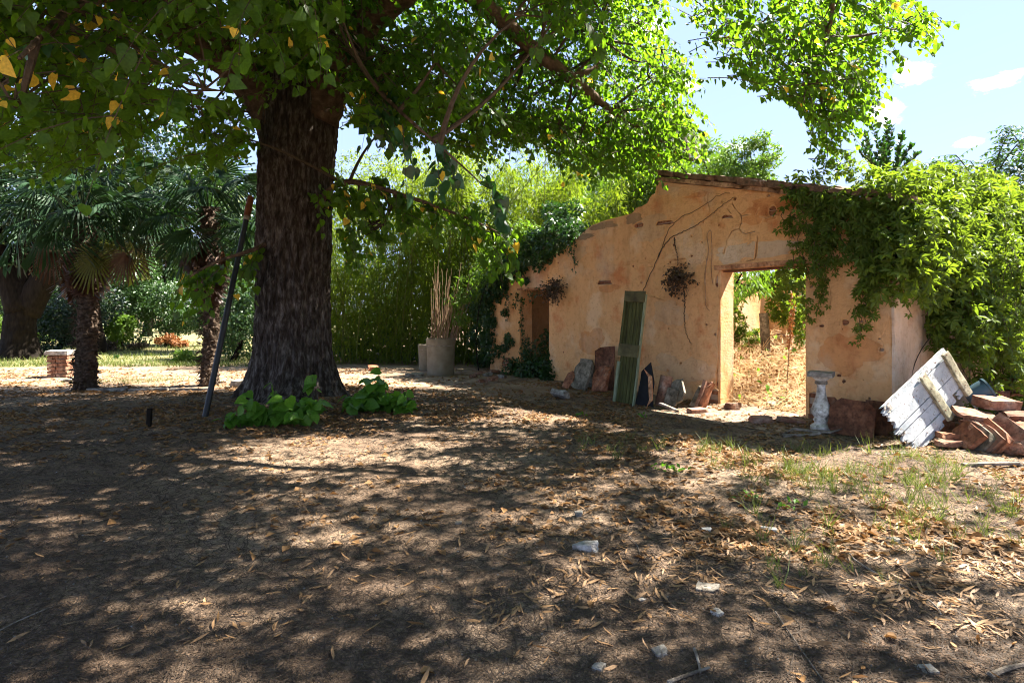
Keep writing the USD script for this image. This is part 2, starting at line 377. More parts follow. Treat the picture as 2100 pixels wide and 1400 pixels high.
MAT['bamboo'] = LEAF('bamboo_leaf', [(0, g(.10, .15, .018)), (0.5, g(.17, .235, .032)), (0.9, g(.25, .29, .055)), (1, g(.42, .37, .13))], 0.58, (2.0, 1.9, 0.6))
MAT['culm'] = M('bamboo_culm', [(0.3, g(.10, .13, .03)), (0.7, g(.24, .24, .08))], 8, bscale=30, bump=0.1, rand=0.3)
MAT['ivy'] = LEAF('ivy_leaf', [(0, g(.022, .06, .014)), (0.5, g(.04, .095, .02)), (1, g(.08, .14, .03))], 0.3, (1.7, 1.9, 0.6), rough=0.4, spec=0.5)
MAT['creeper'] = LEAF('creeper_leaf', [(0, g(.07, .12, .02)), (0.4, g(.14, .19, .03)), (0.85, g(.21, .25, .04)), (0.97, g(.30, .29, .06)), (1, g(.30, .12, .05))], 0.52, (2.2, 1.95, 0.6), rough=0.5, spec=0.3)
MAT['palmleaf'] = LEAF('palm_leaf', [(0, g(.018, .045, .02)), (1, g(.035, .075, .028))], 0.2, (1.6, 1.8, 0.5), rough=0.55, spec=0.15)
MAT['palmleaf_lime'] = LEAF('palm_leaf_olive', [(0, g(.09, .11, .025)), (1, g(.15, .17, .04))], 0.3, (1.5, 1.4, 0.5))
MAT['palmdead'] = LEAF('dead_palm_leaf', [(0, g(.07, .035, .018)), (1, g(.16, .085, .042))], 0.15, (1.3, 1.0, 0.7))
MAT['dry'] = LEAF('dry_leaf', [(0, g(.20, .11, .045)), (0.3, g(.36, .21, .09)), (0.6, g(.46, .32, .16)), (0.85, g(.50, .40, .25)), (1, g(.55, .36, .10))], 0.2, (1.2, 1.0, 0.7), rough=0.7, spec=0.2)
MAT['bract'] = LEAF('dry_bract', [(0, g(.26, .15, .07)), (0.3, g(.42, .27, .13)), (0.6, g(.50, .38, .23)), (0.85, g(.50, .43, .33)), (1, g(.54, .31, .10))], 0.2, (1.2, 1.0, 0.7), rough=0.6, spec=0.3)
MAT['straw'] = LEAF('straw', [(0, g(.055, .038, .026)), (0.3, g(.14, .10, .066)), (0.55, g(.44, .35, .24)), (1, g(.80, .72, .58))], 0.1, (1.1, 1.0, 0.8), rough=0.7, spec=0.2)
MAT['hay'] = LEAF('hay', [(0, g(.50, .36, .21)), (0.5, g(.70, .57, .38)), (1, g(.78, .69, .52))], 0.4, (1.2, 1.2, 1.1), rough=0.7, spec=0.2)
MAT['grass'] = LEAF('grass_blade', [(0, g(.10, .13, .035)), (0.25, g(.20, .21, .06)), (0.5, g(.40, .35, .15)), (1, g(.58, .49, .28))], 0.35, (1.4, 1.4, 0.6))
MAT['dryplant'] = LEAF('dry_plant_leaf', [(0, g(.06, .04, .025)), (0.5, g(.10, .10, .05)), (0.8, g(.14, .09, .06)), (1, g(.22, .16, .10))], 0.2, (1.3, 1.2, 0.7))

# ------------------------------------------------------------------ leaf templates (length 1 along +y, normal +z)
HEART_V = np.array([[0, 0, 0], [-.26, -.10, .05], [-.48, .20, .10], [-.36, .58, .07], [0, 1.05, -.10], [.36, .58, .07], [.48, .20, .10], [.26, -.10, .05], [0, .45, 0.0]])
HEART_F = np.array([[8, 0, 7], [8, 7, 6], [8, 6, 5], [8, 5, 4], [8, 4, 3], [8, 3, 2], [8, 2, 1], [8, 1, 0]])
HEART4_V = np.array([[0, 0, 0], [-.46, .18, .09], [-.3, .65, .05], [0, 1.0, -.10], [.3, .65, .05], [.46, .18, .09]])
HEART4_F = np.array([[0, 5, 4], [0, 4, 3], [0, 3, 2], [0, 2, 1]])
HEART_VARS = [HEART_V, HEART_V * [1.08, .92, -1.3] + [0, 0, .0], np.c_[HEART_V[:, 0] * .82, HEART_V[:, 1], HEART_V[:, 2] * 2.6], np.c_[HEART_V[:, 0] + .12 * HEART_V[:, 1] ** 2, HEART_V[:, 1] * .95, HEART_V[:, 2] - .22 * HEART_V[:, 1] ** 2]]
OVAL_V = np.array([[0, 0, 0], [-.28, .45, .06], [0, 1, -.06], [.28, .45, .06]])
OVAL_F = np.array([[0, 3, 2], [0, 2, 1]])
LANCE_V = np.array([[0, 0, 0], [-.07, .3, .02], [0, 1, -.14], [.07, .3, .02]])
LANCE_F = np.array([[0, 3, 2], [0, 2, 1]])
BRACT_V = np.array([[0, 0, 0], [-.07, .3, .05], [.09, .3, .02], [-.09, .65, .08], [.07, .65, .04], [0.05, 1, .12]])
BRACT_F = np.array([[0, 2, 1], [1, 2, 4], [1, 4, 3], [3, 4, 5]])


def palmate():
    v, f = [], []
    for k, (a, s) in enumerate([(-100, .62), (-50, .85), (0, 1.0), (50, .85), (100, .62)]):
        c, sn = math.cos(math.radians(a)), math.sin(math.radians(a))
        lv = np.array([[0, 0.06, 0], [-.2, .5, .04], [0, 1, -.16], [.2, .5, .04]]) * s
        lv[:, 2] -= 0.1 * abs(a) / 100
        r = np.stack([lv[:, 0] * c + lv[:, 1] * sn, -lv[:, 0] * sn + lv[:, 1] * c, lv[:, 2]], 1)
        v.append(r); f.append(OVAL_F + 4 * k)
    return np.vstack(v), np.vstack(f)


PALM_V, PALM_F = palmate()
IVY_V = np.array([[0, 0, 0], [-.42, .12, .05], [-.2, .42, 0], [0, .95, -.08], [.2, .42, 0], [.42, .12, .05]])
IVY_F = np.array([[0, 5, 4], [0, 4, 3], [0, 3, 2], [0, 2, 1]])


def leaves_at(rng, pos, size, tv, tf, out=None, droop=0.8, facing=0.5, spread=0.7):
    """Leaves at points, normals leaning to out (a vector per leaf) and up, tips drooping."""
    n = len(pos)
    r = rng.normal(size=(n, 3))
    nrm = r * spread + np.array([0, 0, .6])
    if out is not None:
        nrm = nrm + out * facing * 2
    ax = rng.normal(size=(n, 3)) * 0.8 + np.array([0, 0, -droop])
    if out is not None:
        ax = ax + out * 0.6
    s = size * rng.uniform(.65, 1.2, n)
    return scatter(tv, tf, frames(ax, nrm), s, pos)


def blob_points(rng, blobs, n, shell=0.55):
    """n points through ellipsoidal foliage clumps, more of them near the outside. blobs: (centre, radii)."""
    c = np.array([b[0] for b in blobs], float)
    r = np.array([np.broadcast_to(b[1], 3) for b in blobs], float)
    w = (r.prod(1) ** (2 / 3)); k = rng.choice(len(blobs), n, p=w / w.sum())
    d = norm(rng.normal(size=(n, 3)))
    rad = shell + (1 - shell) * rng.random(n) ** 0.7
    rad *= 1 + 0.35 * (meshkit.noise(d * 3 + k[:, None] * 7.1, 5) - 0.5)
    return c[k] + d * r[k] * rad[:, None], d


def subblobs(rng, c, r, n, rs=(0.3, 0.5)):
    """Splits one crown ellipsoid into an uneven cloud of smaller clumps."""
    c = np.asarray(c, float); r = np.broadcast_to(r, 3).astype(float)
    out = []
    for _ in range(n):
        d = norm(rng.normal(size=3)); q = rng.uniform(.45, .95)
        out.append((c + d * r * q, r * rng.uniform(*rs)))
    return out

# ------------------------------------------------------------------ ground
TREE = np.array([-3.48, 9.15])


def gz(x, y):
    x = np.asarray(x, float); y = np.asarray(y, float)
    p = np.stack([x, y, np.zeros_like(x)], -1)
    fade = np.clip((40 - np.hypot(x, y)) / 30, 0, 1)
    h = (meshkit.fbm(p * 0.6, 3, 3) - 0.5) * 0.07 * fade + (meshkit.noise(p * 4.0, 9) - 0.5) * 0.022 * fade + (meshkit.noise(p * 11.0, 19) - 0.5) * 0.010 * fade
    d = np.hypot(x - TREE[0], y - TREE[1])
    h = h + 0.13 * np.exp(-(d / 1.5) ** 2)
    return h


def soil():
    nodes = {
        'geo': ('geometry', {}),
        'n1': ('noise_texture', {'scale': 0.7, 'detail': 6.0, 'roughness': 0.6}),
        'r1': ('rgb_ramp', {'ramp': [(0.35, (.135, .092, .064)), (0.5, (.195, .138, .095)), (0.65, (.29, .215, .15))]}),
        'n2': ('noise_texture', {'scale': 90.0, 'detail': 6.0, 'roughness': 0.75}),
        'r2': ('rgb_ramp', {'ramp': [(0.34, (0.45, 0.42, 0.4)), (0.5, (1, 1, 1)), (0.62, (1.5, 1.45, 1.4)), (0.7, (2.6, 2.5, 2.4))]}),
        'm': ('mix', {'mix_type': 'multiply', 'fac': 1.0}),
        'n3': ('noise_texture', {'scale': 45.0, 'detail': 8.0, 'roughness': 0.75}),
        'b': ('bump', {'strength': 0.9, 'distance': 0.03}),
        'p': ('principled_bsdf', {'roughness': 0.95, 'specular_ior_level': 0.1}),
    }
    links = [('geo.position', f'{n}.vector') for n in ('n1', 'n2', 'n3')] + [('n1.fac', 'r1.fac'), ('n2.fac', 'r2.fac'), ('r1.color', 'm.color1'), ('r2.color', 'm.color2'),
             ('m.color', 'p.base_color'), ('n3.fac', 'b.height'), ('b.normal', 'p.normal')]
    return usdkit.material(stage, '/World/Looks/soil', nodes, links, surface='p.BSDF')


MAT['soil'] = soil()
MAT['lawn'] = M('dry_lawn', [(0.3, g(.08, .085, .03)), (0.45, g(.15, .135, .055)), (0.6, g(.24, .20, .10)), (0.75, g(.19, .155, .08))], 1.1, detail=9, bscale=30, bump=0.8)
MAT['leafsoil'] = M('littered_earth', [(0.3, g(.11, .075, .048)), (0.5, g(.22, .152, .10)), (0.7, g(.33, .24, .165))], 3.0, detail=10, bscale=40, bump=0.9)


def warp(n, near, far):
    t = np.linspace(-1, 1, n)
    return np.sign(t) * (near * abs(t) + (far - near) * abs(t) ** 5)


gx = warp(321, 11, 220)
gy = np.r_[-60, -30, -14, -6, -3, -1, np.linspace(0, 16, 241)[0:], 16 + (np.linspace(0, 1, 60)[1:] ** 2.2) * 300]
GX, GY = np.meshgrid(gx, gy, indexing='ij')
gv = np.stack([GX, GY, gz(GX, GY)], -1).reshape(-1, 3)
ii, jj = np.meshgrid(np.arange(len(gx) - 1), np.arange(len(gy) - 1), indexing='ij')
a_ = ii * len(gy) + jj
gf = np.stack([a_, a_ + len(gy), a_ + len(gy) + 1, a_ + 1], -1).reshape(-1, 4)
gm = solo('ground', (gv, gf), MAT['soil'], 'bare brown earth strewn with litter across the yard', 'ground', kind='structure', smooth=True)


def patch(name, outline, mat, lift, label, cat, step=0.35, ragged=0.25, seed=1):
    """A ragged sheet laid on the ground, following its relief."""
    poly = Polygon(outline)
    d = np.linspace(0, poly.length, 160, endpoint=False)
    pts = np.array([poly.exterior.interpolate(x).coords[0] for x in d])
    c = pts.mean(0)
    pts += (meshkit.noise(np.c_[pts * 1.3, np.zeros(len(pts))], seed)[:, None] - 0.5) * 2 * ragged * norm(pts - c)
    poly = Polygon(pts).buffer(0)
    m = prism(poly, 0.001)
    v, f = np.array(m.vertices), np.array(m.faces)
    keep = (v[f][:, :, 2] > 0.0005).all(1)
    m = trimesh.Trimesh(v, f[keep], process=True)
    v, f = trimesh.remesh.subdivide_to_size(m.vertices, m.faces, step)
    v[:, 2] = gz(v[:, 0], v[:, 1]) + lift
    return solo(name, (v, f), mat, label, cat, kind='structure', smooth=True)


patch('lawn', [(-40, 15.2), (-14, 14.2), (-7.6, 15.2), (-6.2, 17.5), (-6.5, 30), (-12, 60), (-60, 60)], MAT['lawn'], 0.008, 'dry grass clearing beyond the palm trees', 'lawn', step=1.5, ragged=0.8)
patch('littered_earth', [(-16, 9.9), (-9, 9.9), (-4.2, 10.6), (-2.5, 10.2), (-0.5, 10.9), (0.2, 12.0), (-1.2, 14.6), (-6.2, 15.6), (-14, 14.6), (-22, 14)], MAT['leafsoil'], 0.005,
      'pale earth covered by dry leaves behind the big tree', 'ground', step=0.8, ragged=0.3, seed=5)
patch('doorway_earth', [(2.0, 9.0), (1.7, 7.9), (2.5, 7.0), (3.6, 6.45), (5.2, 9.0), (6.2, 11.5), (3.2, 13.0)], MAT['leafsoil'], 0.006, 'pale dusty earth in and before the doorway of the ruin', 'ground', step=0.3, ragged=0.25, seed=8)

# ------------------------------------------------------------------ the ruin
C0 = np.array([4.43, 6.63, 0.0])                 # right front corner at the ground
UD = np.array([-0.568, 0.823, 0.0])              # along the front wall, to the left
UD /= np.linalg.norm(UD)
NN = np.array([-UD[1], UD[0], 0.0])              # outward, towards the camera
RW = np.stack([UD, [0, 0, 1.0], -NN], 1)         # (u, z, depth inwards) -> world
SD = -NN                                         # along the side wall, to the back


def wp(px, py):
    """(u, z) of the front wall under a pixel."""
    d = raydir(px, py); o = np.array([0, 0, EYE])
    t = ((C0 - o) @ NN) / (d @ NN)
    p = o + d * t
    return np.array([(p - C0) @ UD, p[2]])


def W(u, z, out=0.0):
    return C0 + u * UD + out * NN + np.array([0, 0, z])


def rag(pts, step=0.06, amp=0.02, seed=0, closed=False):
    ls = LineString(pts + [pts[0]] if closed else pts)
    n = max(int(ls.length / step), 4)
    p = np.array([ls.interpolate(x, normalized=True).coords[0] for x in np.linspace(0, 1, n, endpoint=not closed)])
    q = np.c_[p * 9, np.full(len(p), seed * 3.7)]
    p = p + (np.stack([meshkit.fbm(q, 3, seed), meshkit.fbm(q + 40, 3, seed + 5)], 1) - 0.5) * 2 * amp
    return [tuple(x) for x in p]


top = [wp(*p) for p in [(1345, 372), (1345, 395), (1334, 402), (1327, 418), (1305, 428), (1297, 437), (1262, 446), (1216, 460), (1196, 476), (1180, 492), (1150, 515), (1112, 536), (1060, 552), (1005, 556)]]
zl = wp(1345, 372)[1]
corner_z = 2.66
u_left = wp(1005, 700)[0]
outline = [(0.0, -0.15), (0.0, corner_z), (wp(1345, 372)[0], zl)] + rag([tuple(t) for t in top], 0.07, 0.025, 2) + [(u_left, -0.15)]
dr = [wp(1475, 552), wp(1653, 540)]               # the wide doorway
du0, du1 = dr[1][0], dr[0][0]
dz = float(wp(1478, 553)[1])
ld = [wp(1126, 592), wp(1066, 592)]
lu0, lu1, lz = ld[0][0], ld[1][0], float(ld[0][1])
door_r = Polygon(rag([(du0, -0.3), (du1, -0.3), (du1, dz), (du0, dz)], 0.05, 0.012, 6, True))
door_l = Polygon(rag([(lu0, -0.3), (lu1, -0.3), (lu1, lz), (lu0, lz)], 0.05, 0.012, 7, True))
wall = Polygon(outline).buffer(0)


def blob(px, py, rx, ry, seed, jag=0.45, nv=None):
    """A ragged hole in the plaster; radii in metres."""
    c = wp(px, py); nv = nv or (40 if rx > .05 else 9); a = np.linspace(0, 2 * np.pi, nv, endpoint=False)
    if rx > 2.2 * ry and jag < .5:
        return Polygon(rag([(c[0] - rx, c[1] - ry), (c[0] + rx, c[1] - ry * .7), (c[0] + rx * .8, c[1] + ry), (c[0] - rx * .7, c[1] + ry * .8)], .05, .035, seed, True)).buffer(0)
    r = 1 + jag * 2 * (meshkit.fbm(np.stack([np.cos(a) * 1.6, np.sin(a) * 1.6, np.full(nv, seed * 5.1)], 1), 3, seed) - 0.5)
    return Polygon(np.stack([c[0] + rx * r * np.cos(a), c[1] + ry * r * np.sin(a)], 1)).buffer(0)


def crack(pxs, w, seed):
    p = rag([tuple(wp(*q)) for q in pxs], 0.05, 0.035, seed)
    segs = [LineString(p[i:i + 2]).buffer(w * (0.15 + 1.2 * meshkit.noise(np.array([i * 0.6, seed, 0.0]), seed)), quad_segs=1) for i in range(len(p) - 1)]
    return unary_union(segs)


holes = [blob(1478, 780, .09, .55, 1), blob(1462, 818, .26, .16, 2), blob(1474, 575, .06, .12, 41), blob(1646, 700, .05, .3, 42), blob(1668, 838, .17, .20, 3), blob(1655, 860, .16, .12, 4), blob(1363, 457, .19, .035, 5), blob(1310, 462, .10, .05, 16),
         blob(1584, 433, .06, .07, 6), blob(1734, 661, .045, .04, 7), blob(1685, 668, .035, .02, 8), blob(1240, 578, .20, .05, 9), 
         blob(1275, 705, .03, .03, 11), blob(1040, 745, .2, .16, 12), blob(1125, 740, .06, .22, 13), blob(1418, 525, .03, .02, 14), blob(1476, 690, .04, .30, 15), blob(1720, 770, .03, .02, 17), blob(1492, 445, .11, .035, 18)]
cracks = [crack([(1484, 518), (1492, 493), (1498, 476), (1517, 467), (1521, 450), (1521, 443), (1508, 428), (1503, 418)], 0.0083, 21),
          crack([(1517, 467), (1524, 478), (1546, 474)], 0.0083, 22), crack([(1541, 477), (1543, 493), (1535, 500)], 0.0075, 23), crack([(1553, 496), (1550, 533), (1530, 537)], 0.0090, 24),
          crack([(1521, 442), (1540, 440)], 0.0060, 25), crack([(1557, 425), (1550, 440)], 0.0060, 26), crack([(1475, 439), (1486, 437)], 0.0075, 27), crack([(1452, 395), (1452, 420), (1456, 435)], .006, 28),
          crack([(1490, 425), (1496, 435), (1503, 440)], .006, 29), crack([(1553, 496), (1556, 470), (1566, 450)], .005, 30), crack([(1600, 440), (1560, 446)], .004, 31),
          crack([(1700, 575), (1705, 610), (1700, 640)], .004, 32), crack([(1330, 500), (1345, 520), (1360, 525)], .003, 33)]
rng = np.random.default_rng(404)
for k in range(90):                                # small chips all over
    holes.append(blob(rng.uniform(1130, 1830), rng.uniform(400, 860), *(rng.uniform(.008, .032) * np.array([1, rng.uniform(.5, 1.1)])), 400 + k, .6))
holes_u = unary_union(holes)
open_u = unary_union([door_r, door_l])
pl = wall.difference(open_u).difference(holes_u).difference(unary_union(cracks)).buffer(0)
core = wall.buffer(-0.012).difference(open_u.buffer(0.004)).buffer(0)


def polys(x):
    return [q for q in getattr(x, 'geoms', [x]) if q.area > 1e-4]


def wall_mesh(shape, h0, h1, size, amp, seed, freq=3.0):
    out = MB()
    for q in polys(shape):
        m = prism(q.simplify(0.005), h1 - h0)
        v, f = trimesh.remesh.subdivide_to_size(np.array(m.vertices), np.array(m.faces), size)
        v[:, 2] += h0
        p = np.c_[v[:, 0], v[:, 1], np.full(len(v), seed)] * freq
        v[:, 2] += (meshkit.fbm(p, 4, seed) - 0.5) * 2 * amp
        out.add((v @ RW.T + C0, f))
    return out.out()


ruin = thing('ruined_house', 'roofless ochre plastered ruin with a wide empty doorway and cracked front wall', 'ruin')
fw = part(ruin, 'front_wall', wall_mesh(core, 0.034, 0.34, 0.5, 0.0, 1), MAT['mortar'])
part(fw, 'plaster', wall_mesh(pl, 0.0, 0.040, 0.30, 0.012, 2), MAT['plaster'], label='cracked ochre plaster with fallen patches')
rng = np.random.default_rng(11)
nb = 0
holes_b, core_b = holes_u.buffer(0.02), core.buffer(0.02)
import shapely
for q_ in (holes_b, core_b, holes_u, open_u):
    shapely.prepare(q_)
for row in range(60):                            # bricks laid bare where the plaster fell
    z = -0.05 + row * 0.068
    for k in range(40):
        u = k * 0.27 - 0.2 + (row % 2) * 0.135
        bx = sbox(u, z, u + 0.258, z + 0.056)
        if not holes_b.intersects(bx) or not core_b.contains(bx.centroid) or open_u.intersects(bx):
            continue
        if holes_u.intersection(bx).area < 0.0012:
            continue
        b = rough_box(0.258, 0.056, 0.1, seed=nb, amp=0.005, div=2)
        b = xf(b, RW, W(u + .129, z + .028, -(0.066 + rng.uniform(-.010, .008))))
        part(fw, 'brick', b, MAT['brick'])
        nb += 1
# pale repairs and rough scars standing a little proud of the old plaster
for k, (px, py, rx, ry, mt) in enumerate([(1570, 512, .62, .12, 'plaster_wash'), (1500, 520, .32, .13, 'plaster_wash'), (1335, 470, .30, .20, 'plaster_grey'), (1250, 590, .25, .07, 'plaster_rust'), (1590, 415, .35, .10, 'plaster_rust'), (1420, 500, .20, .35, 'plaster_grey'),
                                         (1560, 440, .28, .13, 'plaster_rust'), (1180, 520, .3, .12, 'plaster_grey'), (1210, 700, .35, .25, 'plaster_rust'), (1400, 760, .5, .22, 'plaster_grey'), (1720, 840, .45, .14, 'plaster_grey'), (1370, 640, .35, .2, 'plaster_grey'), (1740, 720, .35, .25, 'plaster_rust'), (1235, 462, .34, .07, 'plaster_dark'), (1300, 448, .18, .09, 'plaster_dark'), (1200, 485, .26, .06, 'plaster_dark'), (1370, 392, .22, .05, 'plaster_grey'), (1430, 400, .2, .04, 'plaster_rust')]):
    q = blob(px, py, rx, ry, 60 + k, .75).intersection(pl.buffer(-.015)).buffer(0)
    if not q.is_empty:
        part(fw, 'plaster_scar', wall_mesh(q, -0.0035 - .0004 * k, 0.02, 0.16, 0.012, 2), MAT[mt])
# plastered reveals of both openings
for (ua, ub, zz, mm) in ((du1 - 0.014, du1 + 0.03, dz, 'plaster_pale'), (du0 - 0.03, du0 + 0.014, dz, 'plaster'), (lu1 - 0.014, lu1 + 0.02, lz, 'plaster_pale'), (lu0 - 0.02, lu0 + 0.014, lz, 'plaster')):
    m = trimesh.creation.box((ub - ua, zz + .1, .315))
    v, f = trimesh.remesh.subdivide_to_size(np.array(m.vertices), np.array(m.faces), 0.12)
    p = v * 5 + ua * 10
    v += (np.stack([meshkit.fbm(p, 3, 1), meshkit.fbm(p + 9, 3, 2), meshkit.fbm(p + 20, 3, 3)], 1) - .5) * np.array([.014, .0, .014])
    part(ruin, 'door_reveal', (v @ RW.T + W((ua + ub) / 2, zz / 2 - .05, -0.172), f), MAT['plaster'])
# lintels
lb = rough_box(du1 - du0 + 0.22, 0.075, 0.20, 3, 0.008, 4)
tilt = euler()
part(ruin, 'lintel', xf(lb, RW @ trimesh.transformations.rotation_matrix(0.004, [0, 0, 1])[:3, :3], W((du0 + du1) / 2 - 0.03, dz + 0.028, -0.085)), MAT['lintel'], label='ochre painted lintel beam over the wide doorway')
part(ruin, 'lintel_iron', xf(rough_box(du1 - du0 + 0.1, 0.02, 0.10, 4, 0.003, 4), RW, W((du0 + du1) / 2, dz - 0.025, -0.13)), MAT['steel'], label='rusty iron flat under the lintel')
part(ruin, 'lintel_iron', xf(rough_box(du1 - du0 + 0.1, 0.02, 0.08, 5, 0.003, 4), RW, W((du0 + du1) / 2, dz - 0.022, -0.25)), MAT['steel'])
part(ruin, 'lintel', xf(rough_box(lu1 - lu0 + 0.2, 0.05, 0.16, 6, 0.006, 4), RW, W((lu0 + lu1) / 2, lz + 0.02, -0.07)), MAT['lintel'], label='lintel over the narrow ivied door')
# verge: a beige course and dark mossy tiles along the sloping top
uA, zA = wp(1345, 366)
slope = (corner_z - zA) / (0 - uA)
ang = math.atan(slope)
L = uA / math.cos(ang)
Rv = RW @ trimesh.transformations.rotation_matrix(ang, [0, 0, 1])[:3, :3]
rng = np.random.default_rng(5)
s = -0.15
i = 0
while s < L - 0.1:
    ln = min(rng.uniform(.42, .62), L + .06 - s)
    c = s + ln / 2
    part(ruin, 'verge_course', xf(rough_box(ln - .012, .065, .30, 40 + i, .008, 3, chip=.25), Rv, W(c * math.cos(ang), corner_z + c * math.sin(ang) + .005 + rng.uniform(-.008, .008), -0.09 + rng.uniform(-.02, .01))), MAT['eave'])
    s += ln; i += 1
s = -0.25
while s < L - 0.1:
    ln = min(rng.uniform(.30, .48), L + .08 - s)
    c = s + ln / 2
    R2 = Rv @ euler(0, rng.uniform(-3, 3), 0)
    part(ruin, 'roof_tile', xf(rough_box(ln - .01, .08, .36, 80 + i, .02, 3, chip=.35), R2, W(c * math.cos(ang), corner_z + c * math.sin(ang) + .085 + rng.uniform(-.014, .016), -0.06 + rng.uniform(-.03, .02))), MAT['mossy_tile'])
    if rng.random() < .55:
        part(ruin, 'roof_tile', xf(rough_box(ln * .8, .035, .30, 180 + i, .014, 3, chip=.35), R2, W(c * math.cos(ang) + .06, corner_z + c * math.sin(ang) + .145, -0.12)), MAT['mossy_tile'])
    s += ln; i += 1
# ragged stones on the broken lower part of the top
for k, t in enumerate(np.linspace(0, 1, 26)):
    q = np.array([np.interp(t * (len(top) - 2), np.arange(len(top) - 1), [p[j] for p in top[1:]]) for j in (0, 1)])
    part(fw, 'brick', xf(rough_box(rng.uniform(.14, .26), rng.uniform(.05, .08), .22, 300 + k, .015, 2, chip=.3), RW @ trimesh.transformations.rotation_matrix(rng.uniform(-.3, .3), [0, 0, 1])[:3, :3], W(q[0], q[1] - .035, -0.19)), MAT['brick_dusty'])
# side wall, back wall, cross wall


def slab_wall(p0, p1, h0, h1, thick, mat, name, seed, label=None, stones=None):
    """A wall from ground point p0 to p1 with a ragged top from height h0 to h1; p0-p1 is its outer face."""
    p0, p1 = np.asarray(p0, float), np.asarray(p1, float)
    d = p1 - p0; Lw = np.linalg.norm(d); d /= Lw
    tp = rag([(Lw, h1), (0, h0)], .22, .06, seed)
    m = prism(Polygon([(0, -.15), (Lw, -.15)] + tp).buffer(0), thick)
    v, f = trimesh.remesh.subdivide_to_size(np.array(m.vertices), np.array(m.faces), 0.5)
    v[:, 2] += (meshkit.fbm(v * 2.5 + seed, 3, seed) - .5) * .04
    R = np.stack([[d[0], d[1], 0], [0, 0, 1.0], [d[1], -d[0], 0]], 1)
    return part(ruin, name, (v @ R.T + np.array([p0[0], p0[1], 0]), f), mat, label=label)


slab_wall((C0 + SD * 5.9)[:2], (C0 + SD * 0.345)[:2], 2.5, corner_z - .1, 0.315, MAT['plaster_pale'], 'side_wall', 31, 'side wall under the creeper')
BK = 5.6
slab_wall((C0 + SD * BK + UD * 7.4)[:2], (C0 + SD * BK + UD * 0.3)[:2], 2.1, 2.3, 0.3, MAT['plaster'], 'back_wall', 33, 'ochre back wall seen through the doorway')
rng = np.random.default_rng(77)
for k in range(60):                              # loose courses of stone showing on the back wall
    uu, zz = rng.uniform(1.2, 4.6), rng.integers(0, 30) * 0.07
    part(ruin, 'stone', xf(rough_box(rng.uniform(.14, .3), .058, .08, 500 + k, .008, 2), RW, W(uu, zz + .03, -(BK - .3 + .0))), MAT['brick_dusty'])
slab_wall((C0 + UD * 4.6 + SD * 0.35)[:2], (C0 + UD * 4.6 + SD * 4.3)[:2], 2.3, 2.2, 0.25, MAT['plaster'], 'cross_wall', 35)
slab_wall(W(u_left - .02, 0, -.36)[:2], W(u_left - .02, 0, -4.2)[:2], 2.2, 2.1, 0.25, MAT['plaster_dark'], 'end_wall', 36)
# remains of the lean-to roof over the room behind the narrow door
rp = np.array([W(4.7, 2.33, -.1), W(8.95, 2.0, -.1), W(8.95, 2.1, -4.2), W(4.7, 2.45, -4.2)])
rb = MB()
rb.add((np.vstack([rp, rp + [0, 0, .12]]), np.array([[0, 1, 2, 3], [4, 7, 6, 5], [0, 4, 5, 1], [1, 5, 6, 2], [2, 6, 7, 3], [3, 7, 4, 0]])))
part(ruin, 'lean_to_roof', rb.out(), MAT['mossy_tile'], label='ivy covered lean-to roof over the narrow door')
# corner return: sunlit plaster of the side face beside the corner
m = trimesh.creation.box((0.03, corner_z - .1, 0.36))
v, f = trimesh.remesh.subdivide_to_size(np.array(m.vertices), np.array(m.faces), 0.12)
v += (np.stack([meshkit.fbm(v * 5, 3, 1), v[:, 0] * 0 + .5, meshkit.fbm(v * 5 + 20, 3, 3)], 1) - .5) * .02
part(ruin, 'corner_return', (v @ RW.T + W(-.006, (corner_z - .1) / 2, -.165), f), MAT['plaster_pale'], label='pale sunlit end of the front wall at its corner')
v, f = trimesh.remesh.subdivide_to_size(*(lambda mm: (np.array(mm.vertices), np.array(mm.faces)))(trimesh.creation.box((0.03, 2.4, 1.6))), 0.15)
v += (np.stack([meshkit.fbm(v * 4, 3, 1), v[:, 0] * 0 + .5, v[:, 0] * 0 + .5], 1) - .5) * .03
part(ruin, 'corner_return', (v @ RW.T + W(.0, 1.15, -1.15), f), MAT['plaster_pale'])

# wire loop hanging on the wall
wl = [wp(*p) for p in [(1447, 585), (1450, 540), (1453, 500), (1455, 474), (1458, 472), (1460, 480), (1461, 515), (1460, 560), (1463, 582)]]
solo('wire_loop', tube(spline([W(u, z, .012) for u, z in wl], 40), .005, 5), MAT['eave'], 'thin pale wire loop hanging on the plaster left of the wide doorway', 'wire')
wl = [wp(*p) for p in [(1450, 530), (1448, 560), (1447, 610), (1449, 628), (1456, 637)]]
solo('wire', tube(spline([W(u, z, .010) for u, z in wl], 24), .004, 5), MAT['eave'], 'loose wire end dangling below the wire loop on the wall', 'wire')

# ------------------------------------------------------------------ the big linden
linden = thing('linden_tree', 'huge old linden with a thick furrowed trunk and drooping heart shaped leaves', 'tree')


